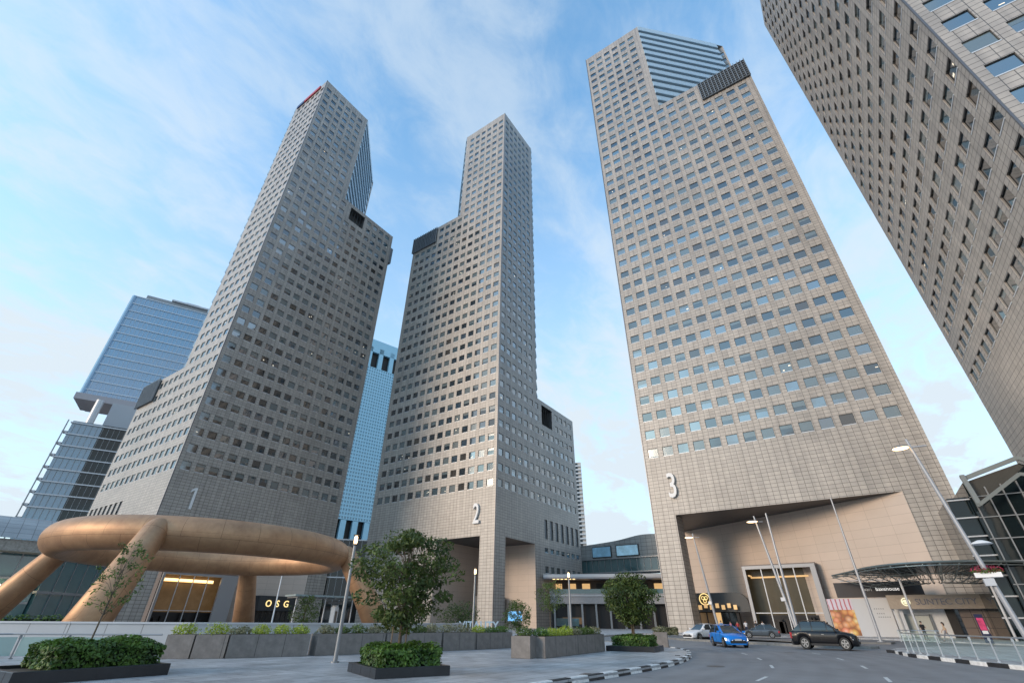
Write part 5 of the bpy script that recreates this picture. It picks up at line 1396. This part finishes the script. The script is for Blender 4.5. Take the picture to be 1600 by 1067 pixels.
for k in range(6):
    y = -13.6 - k * 1.4; m_ = MB(); m_.box((X0 + .45, y, 7.6), (.12, .12, 15 + (.3 * k if k < 5 else 0))); m_.build('mullion', GREY, T)
for k in range(6):
    m_ = MB(); m_.box((X0 + .42, -17.0, 3 + k * 2.25), (.1, 7.4, .1)); m_.build('transom', GREY, T)
for y, z in ((-17.2, 11.0), (-17.5, 11.05), (-18.4, 11.3), (-18.7, 11.35)):
    m_ = MB(); m_.box((X0 + .38, y, z), (.05, .12, .1)); m_.build('ceiling_light', WARMB, T)
m_ = MB(); m_.box((81.5, -12.3, 7.3), (10, 1.9, 14.4)); m_.build('side_bay', DARKG, T)
for k in range(7):
    m_ = MB(); m_.box((76.4, -12.3, 2.2 + k * 2.0), (.3, 2.0, .14)); m_.build('side_transom', LGREY, T)

#PARTC
# ------------------------------------------------------------------ cars
def car(label, x, y, heading, style, paint, lights_on=False, plate_front=True, roofmat=None):
    T = thing('car', label, 'car', (x, y, .005), R(heading), 'cars on the road before tower 3')
    L, W, H = style['L'], style['W'], style['H']; g = style['g']          # ground clearance
    hw = W / 2
    # side profile: (x, belt/deck height, half width scale)
    prof = style['prof']
    st = []
    def lerpT(tab, x_):
        for i in range(len(tab) - 1):
            if tab[i][0] <= x_ <= tab[i + 1][0]:
                t = (x_ - tab[i][0]) / (tab[i + 1][0] - tab[i][0] + 1e-9)
                return [p + (q - p) * t for p, q in zip(tab[i][1:], tab[i + 1][1:])]
        return tab[-1][1:]
    n = 40
    wf, wr = style['axf'], style['axr']; wrad = style['wr']
    xs = sorted(set([round(-L / 2 + L * i / n, 4) for i in range(n + 1)] + [p[0] for p in prof] + [wf - wrad - .06, wf + wrad + .06, wr - wrad - .06, wr + wrad + .06]))
    rows = []
    for x_ in xs:
        top, ws = lerpT(prof, x_)
        w_ = hw * ws
        zb = g
        for wx in (wf, wr):
            dx = abs(x_ - wx); Rr = wrad + .06
            if dx < Rr: zb = max(zb, wrad - .0 + math.sqrt(max(0, Rr * Rr - dx * dx)))
        zb_side = min(zb, top - .12)
        rows.append((x_, [(0, g + .02), (w_ * .8, g + .02), (w_ * .93, zb_side), (w_ * .985, zb_side + (top - zb_side) * .3), (w_, zb_side + (top - zb_side) * .62), (w_ * .975, top - .06), (w_ * .90, top), (0, top + .035)]))
    mb = MB()
    for i in range(len(rows) - 1):
        x0, r0 = rows[i]; x1, r1 = rows[i + 1]
        for s in (1, -1):
            for j in range(len(r0) - 1):
                a, b_, c, d_ = (x0, s * r0[j][0], r0[j][1]), (x1, s * r1[j][0], r1[j][1]), (x1, s * r1[j + 1][0], r1[j + 1][1]), (x0, s * r0[j + 1][0], r0[j + 1][1])
                mb.face([a, b_, c, d_] if s < 0 else [d_, c, b_, a], 0, sm=True)
    for (x_, r_), sgn in ((rows[0], -1), (rows[-1], 1)):
        loop = [(x_, p[0], p[1]) for p in r_] + [(x_, -p[0], p[1]) for p in r_[::-1]]
        mb.face(loop if sgn > 0 else loop[::-1], 0)
    mb.build('body', paint, T, weld=True)
    # greenhouse
    gh = style['gh']      # (x_rear_base, x_rear_roof, x_front_roof, x_front_base, base_z, roof_z)
    xr, xrr, xfr, xf, zb, zr = gh
    bw, tw = hw * .90, hw * .70
    nb = 10
    def sec(t):           # t 0..1 base to roof
        z = zb + (zr - zb) * t
        e = t ** .9
        return [(xr + (xrr - xr) * e, z), (xf + (xfr - xf) * e, z)], bw + (tw - bw) * (t ** 1.4)
    mb = MB(); pil = MB()
    for k in range(6):
        t0, t1 = k / 6, (k + 1) / 6
        (r0, f0), w0 = sec(t0); (r1, f1), w1 = sec(t1)
        for s in (1, -1):
            q = [(r0[0] + .05, s * w0, r0[1]), (f0[0] - .12, s * w0, f0[1]), (f1[0] - .12, s * w1, f1[1]), (r1[0] + .05, s * w1, r1[1])]
            mb.face(q if s < 0 else q[::-1], 0, sm=True)
            for (p0, p1, dx) in ((f0, f1, -.12), (r0, r1, .05)):   # rounded corners towards the screens
                sx = 1 if dx < 0 else -1
                q = [(p0[0] + dx, s * w0, p0[1]), (p0[0] + sx * .0, s * (w0 - .14), p0[1]), (p1[0] + sx * .0, s * (w1 - .14), p1[1]), (p1[0] + dx, s * w1, p1[1])]
                pil.face(q, 0, sm=True)
        mb.face([(f0[0], -w0 + .14, f0[1]), (f0[0], w0 - .14, f0[1]), (f1[0], w1 - .14, f1[1]), (f1[0], -w1 + .14, f1[1])], 0, sm=True)
        mb.face([(r0[0], w0 - .14, r0[1]), (r0[0], -w0 + .14, r0[1]), (r1[0], -w1 + .14, r1[1]), (r1[0], w1 - .14, r1[1])], 0, sm=True)
    mb.build('windows', CARGL, T)
    for px_ in style['pillars']:
        for k in range(6):
            t0, t1 = k / 6, (k + 1) / 6
            _, w0 = sec(t0); _, w1 = sec(t1); z0 = zb + (zr - zb) * t0; z1 = zb + (zr - zb) * t1
            for s in (1, -1): pil.face([(px_ - .04, s * (w0 + .006), z0), (px_ + .04, s * (w0 + .006), z0), (px_ + .04, s * (w1 + .006), z1), (px_ - .04, s * (w1 + .006), z1)], 0)
    pil.build('pillars', paint if style.get('bodypil', True) else PLAST, T)
    mb = MB(); ns = 14
    grid = []
    for i in range(ns + 1):
        t = i / ns; x_ = xrr - .06 + (xfr - xrr + .06) * t; w_ = tw + .02; crown = .05 * math.sin(PI * t)
        grid.append([(x_, w_ * math.sin(u * PI / 2) , zr + crown + .045 * (1 - abs(u) ** 2.2) - .004) for u in [q / 5 for q in range(-5, 6)]])
    for i in range(ns):
        for j in range(10): mb.face([grid[i][j], grid[i + 1][j], grid[i + 1][j + 1], grid[i][j + 1]][::-1] if False else [grid[i][j], grid[i + 1][j], grid[i + 1][j + 1], grid[i][j + 1]], 0, sm=True)
    mb.build('roof', roofmat or paint, T)
    # wheels
    for wx in (wf, wr):
        for s in (1, -1):
            cy = s * (hw - .12)
            w1 = MB(); w1.tube([(wx, cy - .11, wrad), (wx, cy - .1, wrad), (wx, cy + .1, wrad), (wx, cy + .11, wrad)], [wrad * .9, wrad, wrad, wrad * .9], 24)
            tyre = w1.build('wheel', TYRE, T)
            w2 = MB(); yo = cy + s * .115
            for k in range(24):
                a, b2 = 2 * PI * k / 24, 2 * PI * (k + 1) / 24; r0, r1 = wrad * .58, wrad * .68
                w2.face([(wx + r0 * math.cos(a), yo, wrad + r0 * math.sin(a)), (wx + r0 * math.cos(b2), yo, wrad + r0 * math.sin(b2)), (wx + r1 * math.cos(b2), yo, wrad + r1 * math.sin(b2)), (wx + r1 * math.cos(a), yo, wrad + r1 * math.sin(a))])
            for k in range(5):
                a = 2 * PI * k / 5 + .3; p = Vector((math.cos(a), 0, math.sin(a))); q = Vector((-p.z, 0, p.x))
                w2.face([Vector((wx, yo + s * .004, wrad)) + p * wrad * .05 + q * .035, Vector((wx, yo + s * .004, wrad)) + p * wrad * .62 + q * .05, Vector((wx, yo + s * .004, wrad)) + p * wrad * .62 - q * .05, Vector((wx, yo + s * .004, wrad)) + p * wrad * .05 - q * .035])
            w2.build('rim', RIM, tyre)
            w3 = MB(); w3.tube([(wx, yo - s * .02, wrad), (wx, yo - s * .012, wrad)], wrad * .6, 20); w3.build('brake', PLAST, tyre)
    # lamps, grille, mirrors, handles, plate
    fx = L / 2; ft, fws = lerpT(prof, fx - .06); rt_, _ = lerpT(prof, -L / 2 + .05)
    for s in (1, -1):
        m_ = MB(); m_.face([(fx - .03, s * hw * .42, ft - .05), (fx - .12, s * hw * .72, ft - .0), (fx - .42, s * hw * .925, ft + .0), (fx - .30, s * hw * .93, ft - .15), (fx - .06, s * hw * .74, ft - .17), (fx - .008, s * hw * .46, ft - .17)])
        o = m_.build('headlight', HEADON if lights_on else HEADL, T); sm2 = o.modifiers.new('thick', 'SOLIDIFY'); sm2.thickness = .05; sm2.offset = 0
        m_ = MB(); m_.box((-L / 2 + .05, s * hw * .74, rt_ - .20), (.16, .30, style.get('tl', .2))); o = m_.build('tail_light', TAILL, T)
        bv = o.modifiers.new('bevel', 'BEVEL'); bv.width = .03; bv.segments = 2
        m_ = MB(); m_.box((xf - .25, s * (hw + .07), zb + .09), (.12, .2, .13)); o = m_.build('mirror', paint, T); bv = o.modifiers.new('bevel', 'BEVEL'); bv.width = .035; bv.segments = 2
        for hx in style['handles']:
            m_ = MB(); m_.box((hx, s * (hw * .985), zb - .17), (.2, .03, .03)); m_.build('door_handle', RIM if style.get('chrome') else paint, T)
        for dx in style['doors']:
            m_ = MB(); m_.box((dx, s * (hw * .995), (g + zb) / 2 + .1), (.012, .012, zb - g - .25)); m_.build('door_gap', PLAST, T)
        m_ = MB(); m_.box(((wf + wr) / 2, s * (hw * .955), g + .07), (wf - wr - 2 * wrad - .1, .05, .12)); m_.build('side_sill', PLAST, T)
    m_ = MB(); m_.box((fx - .03, 0, ft - .16), (.08, hw * .85, .12)); m_.box((fx - .01, 0, g + .2), (.08, hw * 1.3, .16)); m_.build('grille', PLAST, T)
    m_ = MB(); m_.box((fx + .035, 0, g + .33), (.012, .5, .11)); m_.build('number_plate', pm('plate', (0.55, 0.55, 0.55), .5) if plate_front else PLAST, T)
    m_ = MB(); m_.box((-L / 2 - .012, 0, rt_ - .36), (.012, .5, .11)); m_.build('number_plate', pm('plate', (0.55, 0.55, 0.55), .5), T)
    m_ = MB(); m_.box((-L / 2 + .03, 0, g + .14), (.16, W * .86, .2)); m_.build('rear_bumper', PLAST, T)
    return T
def paintm(name, col, metal=.3): return pm(name, col, .3, metal, .4, coat=.3)
SEDAN = dict(L=4.5, W=1.78, H=1.46, g=.19, wr=.32, axf=1.36, axr=-1.34, gh=(-1.95, -1.05, .28, 1.02, .93, 1.40), pillars=(-.42, .5), handles=(.1, -.85), doors=(.95, -.08, -1.0),
             prof=[(-2.25, .78, .72), (-2.2, .88, .86), (-2.0, .97, .95), (-1.2, .95, 1.0), (.9, .91, 1.0), (1.2, .87, .99), (1.9, .74, .94), (2.15, .66, .86), (2.25, .58, .70)])
HATCH = dict(L=4.15, W=1.78, H=1.46, g=.17, wr=.32, axf=1.3, axr=-1.22, gh=(-2.0, -1.35, .02, 1.12, .90, 1.38), pillars=(-.55, .42), handles=(.02, -.85), doors=(.9, -.15, -1.0),
             prof=[(-2.07, .78, .8), (-2.0, .90, .9), (-1.2, .93, 1.0), (.9, .90, 1.0), (1.2, .86, .98), (1.7, .76, .92), (1.95, .66, .82), (2.07, .54, .66)])
SUV = dict(L=4.62, W=1.88, H=1.66, g=.24, wr=.37, axf=1.42, axr=-1.36, gh=(-2.2, -1.35, .30, 1.22, 1.06, 1.62), pillars=(-.62, .42, -1.45), handles=(.05, -.9), doors=(1.0, -.12, -1.0), tl=.34, chrome=True,
           prof=[(-2.31, .92, .80), (-2.24, 1.04, .9), (-1.9, 1.09, .96), (-1.0, 1.07, 1.0), (1.0, 1.05, 1.0), (1.4, 1.02, .99), (2.0, .93, .94), (2.2, .82, .86), (2.31, .66, .72)])
car('bright blue hatchback turning towards the camera', 44.7, 9.9, 211, HATCH, paintm('paint_blue', (0.004, 0.20, 0.66), .1), True)
car('white saloon car partly hidden behind the blue car', 58.6, 15.4, 150, SEDAN, paintm('paint_white', (0.75, 0.76, 0.78), 0), False)
car('dark grey hatchback in the drop-off lane behind the traffic island', 71.9, 12.0, 97, HATCH, paintm('paint_grey', (0.10, 0.12, 0.14)), False)
SV = car('black SUV seen from its side on the road before the food poster', 44.9, 3.35, -93, SUV, paintm('paint_black', (0.004, 0.004, 0.006), 0), False)

SV.scale = (.88, .96, 1.04)

# ------------------------------------------------------------------ people
SKIN = pm('skin', (0.45, 0.28, 0.20), .55)
HAIR = pm('hair', (0.015, 0.012, 0.01), .5)
def person(label, x, y, z, heading, top, bottom, pose='walk', h=1.68, female=False, skirt=False, phase=1):
    T = thing('person', label, 'person', (x, y, z), R(heading), 'people in front of tower 3')
    s = h / 1.7; a = .24 * phase if pose == 'walk' else .03
    V = {}; E = []; Rr = {}
    def v(k, p, r): V[k] = Vector(p) * s; Rr[k] = r * s
    v('pel', (0, 0, .93), .125); v('waist', (0, 0, 1.07), .105 if female else .12); v('chest', (.01, 0, 1.27), .135 if female else .15); v('neck', (.0, 0, 1.44), .05); v('head', (.02, 0, 1.53), .055); v('headm', (.02, 0, 1.61), .088); v('headt', (.01, 0, 1.69), .06)
    for sd_, sg in (('l', 1), ('r', -1)):
        st_ = a * sg
        v('hip' + sd_, (0, .085 * sg, .88), .095); v('knee' + sd_, (st_ * .75 + .02, .09 * sg, .49), .058); v('ank' + sd_, (st_ * 1.35 - (.04 if st_ < 0 else -.0), .09 * sg, .085 + (.03 if st_ < 0 else 0)), .038); v('toe' + sd_, (st_ * 1.35 + .16, .10 * sg, .035), .03)
        sh = .17 if female else .195
        v('sho' + sd_, (0, sh * sg, 1.38), .052); v('elb' + sd_, (-st_ * .55 - .02, (sh + .05) * sg, 1.11), .038)
        ha = (.26, (sh - .02) * sg, 1.16) if (pose == 'phone' and sg > 0) else (-st_ * .9 + .10, (sh + .04) * sg, .89)
        v('wri' + sd_, ha, .026); hv = Vector(ha) + Vector((.03, 0, -.07)) if pose != 'phone' or sg < 0 else Vector(ha) + Vector((.05, 0, .05)); v('hand' + sd_, hv, .030); v('fin' + sd_, hv + Vector((.02, 0, -.07 if pose != 'phone' or sg < 0 else .05)), .016)
        E += [('pel', 'hip' + sd_), ('hip' + sd_, 'knee' + sd_), ('knee' + sd_, 'ank' + sd_), ('ank' + sd_, 'toe' + sd_), ('chest', 'sho' + sd_), ('sho' + sd_, 'elb' + sd_), ('elb' + sd_, 'wri' + sd_), ('wri' + sd_, 'hand' + sd_), ('hand' + sd_, 'fin' + sd_)]
    E += [('pel', 'waist'), ('waist', 'chest'), ('chest', 'neck'), ('neck', 'head'), ('head', 'headm'), ('headm', 'headt')]
    ks = list(V); idx = {k: i for i, k in enumerate(ks)}
    me = bpy.data.meshes.new('tmp'); me.from_pydata([V[k] for k in ks], [(idx[p], idx[q]) for p, q in E], [])
    o = bpy.data.objects.new('tmp', me); COL.objects.link(o)
    md = o.modifiers.new('skin', 'SKIN'); md.use_smooth_shade = True
    if not me.skin_vertices: me.skin_vertices.new()
    for k in ks: me.skin_vertices[0].data[idx[k]].radius = (Rr[k], Rr[k])
    me.skin_vertices[0].data[idx['pel']].use_root = True
    sb = o.modifiers.new('sub', 'SUBSURF'); sb.levels = 2
    dg = bpy.context.evaluated_depsgraph_get(); dg.update()
    bme = bpy.data.meshes.new_from_object(o.evaluated_get(dg)); bpy.data.objects.remove(o)
    bme.name = 'body'; bme.materials.clear()
    for q_ in (SKIN, top, bottom): bme.materials.append(q_)
    topk = {('pel', 'waist'), ('waist', 'chest')} | {('chest', 'sho' + c_) for c_ in 'lr'} | {('sho' + c_, 'elb' + c_) for c_ in 'lr'}
    botk = {('pel', 'hip' + c_) for c_ in 'lr'} | {('hip' + c_, 'knee' + c_) for c_ in 'lr'} | {('knee' + c_, 'ank' + c_) for c_ in 'lr'}
    for f in bme.polygons:
        f.use_smooth = True; c_ = f.center; best = None; bd = 9
        for p, q in E:
            a_, b2 = V[p], V[q]; t_ = max(0, min(1, (c_ - a_).dot(b2 - a_) / max(1e-6, (b2 - a_).length_squared)))
            dd_ = (c_ - a_.lerp(b2, t_)).length - (Rr[p] * (1 - t_) + Rr[q] * t_)
            if dd_ < bd: bd = dd_; best = (p, q)
        f.material_index = 1 if best in topk else (2 if best in botk else 0)
        if best in topk and c_.z < .95 * s: f.material_index = 2
        if best == ('chest', 'neck') and c_.z < 1.40 * s: f.material_index = 1
    bo = bpy.data.objects.new('body', bme); COL.objects.link(bo); bo.parent = T
    if skirt:
        m_ = MB(); m_.lathe((0, 0, 0), [(.13 * s, 1.06 * s), (.18 * s, .92 * s), (.26 * s, .55 * s), (.25 * s, .54 * s)], 16); m_.build('skirt', bottom, T)
    m_ = MB(); c = V['headm'] + Vector((-.012, 0, .012)) * s
    m_.lathe(c, [(.001, .115 * s), (.06 * s, .10 * s), (.095 * s, .05 * s), (.102 * s, 0), (.098 * s, -.03 * s)], 14)
    if female: m_.tube([c + Vector((-.06, 0, .0)) * s, c + Vector((-.085, 0, -.12)) * s, c + Vector((-.07, 0, -.26)) * s], [.08 * s, .075 * s, .04 * s], 10)
    hr = m_.build('hair', HAIR, T)
    m_ = MB(); fc = V['headm']
    for sg in (1, -1): m_.box(fc + Vector((.086, .03 * sg, .0)) * s, (.012, .022, .01))
    m_.build('eyes', BLACK, T)
    m_ = MB(); m_.box(fc + Vector((.088, 0, -.055)) * s, (.01, .04, .01)); m_.build('mouth', pm('lips', (0.3, 0.1, 0.09), .5), T)
    m_ = MB(); m_.tube([fc + Vector((.085, 0, .0)) * s, fc + Vector((.108, 0, -.03)) * s], [.008, .014], 6); m_.build('nose', SKIN, T)
    for sd_ in 'lr':
        m_ = MB(); t_ = V['toe' + sd_]; k_ = V['ank' + sd_]; m_.tube([k_ + Vector((-.05, 0, -.045)), k_ + Vector((.03, 0, -.045)), t_ + Vector((.05, 0, .0))], [.042, .045, .032], 8); m_.build('shoe', BLACK, T)
    return T
cl = lambda n, c: pm('cloth_' + n, c, .8)
blk = cl('black', (0.02, 0.02, 0.022)); bei = cl('beige', (0.5, 0.36, 0.25)); wht = cl('white', (0.6, 0.6, 0.62)); nav = cl('navy', (0.03, 0.04, 0.08)); gry = cl('grey', (0.2, 0.2, 0.22)); red = cl('red', (0.4, 0.05, 0.05)); pnk = cl('pink', (0.5, 0.2, 0.25))
person('person dressed in black holding a phone before the white mall door', 71.5, -3.95, .13, -150, blk, blk, 'phone', 1.72)
person('woman in a beige top walking before the white mall wall', 69.5, -5.55, .13, 80, bei, gry, 'walk', 1.64, True)
person('person in a white top standing beside the banner', 68.6, -8.6, .13, 160, wht, nav, 'stand', 1.66, True, True)
person('person in a white shirt and dark trousers outside the restaurant of tower 3', 83.0, 15.6, .13, 190, wht, nav, 'walk', 1.74)
person('person in red outside the restaurant of tower 3', 84.5, 17.0, .13, 170, red, blk, 'walk', 1.66, True)
person('person in black outside the restaurant, nearest the entrance frame', 84.0, 14.4, .13, 200, blk, gry, 'stand', 1.70)
person('person in pink beside the restaurant awning', 86.0, 18.3, .13, 150, pnk, nav, 'walk', 1.62, True, phase=-1)
person('person in a grey shirt before the dark ground floor of the shopping podium', 96, 37.8, .13, 200, wht, gry, 'walk', 1.7)

person('person in a light blue top behind the white car', 80.5, 18.4, .13, 200, cl('blue', (0.15, 0.3, 0.5)), nav, 'walk', 1.68, phase=-1)
person('person in white beside the glass entrance frame of tower 3', 86.5, 13.9, .13, 180, wht, blk, 'stand', 1.7, True)
person('person in dark clothes by the brown panelled wall of the mall entrance', 79.5, -12.6, .13, 170, nav, blk, 'stand', 1.7)
# sunken gratings along the plaza and kerbside drain slots
for i, (x, y, rz) in enumerate(((16.6, 8.35, 1), (22.6, 8.05, 2), (28.4, 8.95, 18))):
    mb = MB(); mb.box((0, 0, .003), (.5, .26, .006))
    for k in range(7): mb.box((-.21 + k * .07, 0, .008), (.03, .22, .004))
    o = mb.build('drain_cover', DGREY); o.location = (x, y, .131); o.rotation_euler = (0, 0, R(rz))
    tag(o, ('nearest', 'middle', 'farthest')[i] + ' of three small iron drain covers beside the striped kerb', 'drain cover', 'drain covers along the striped kerb')
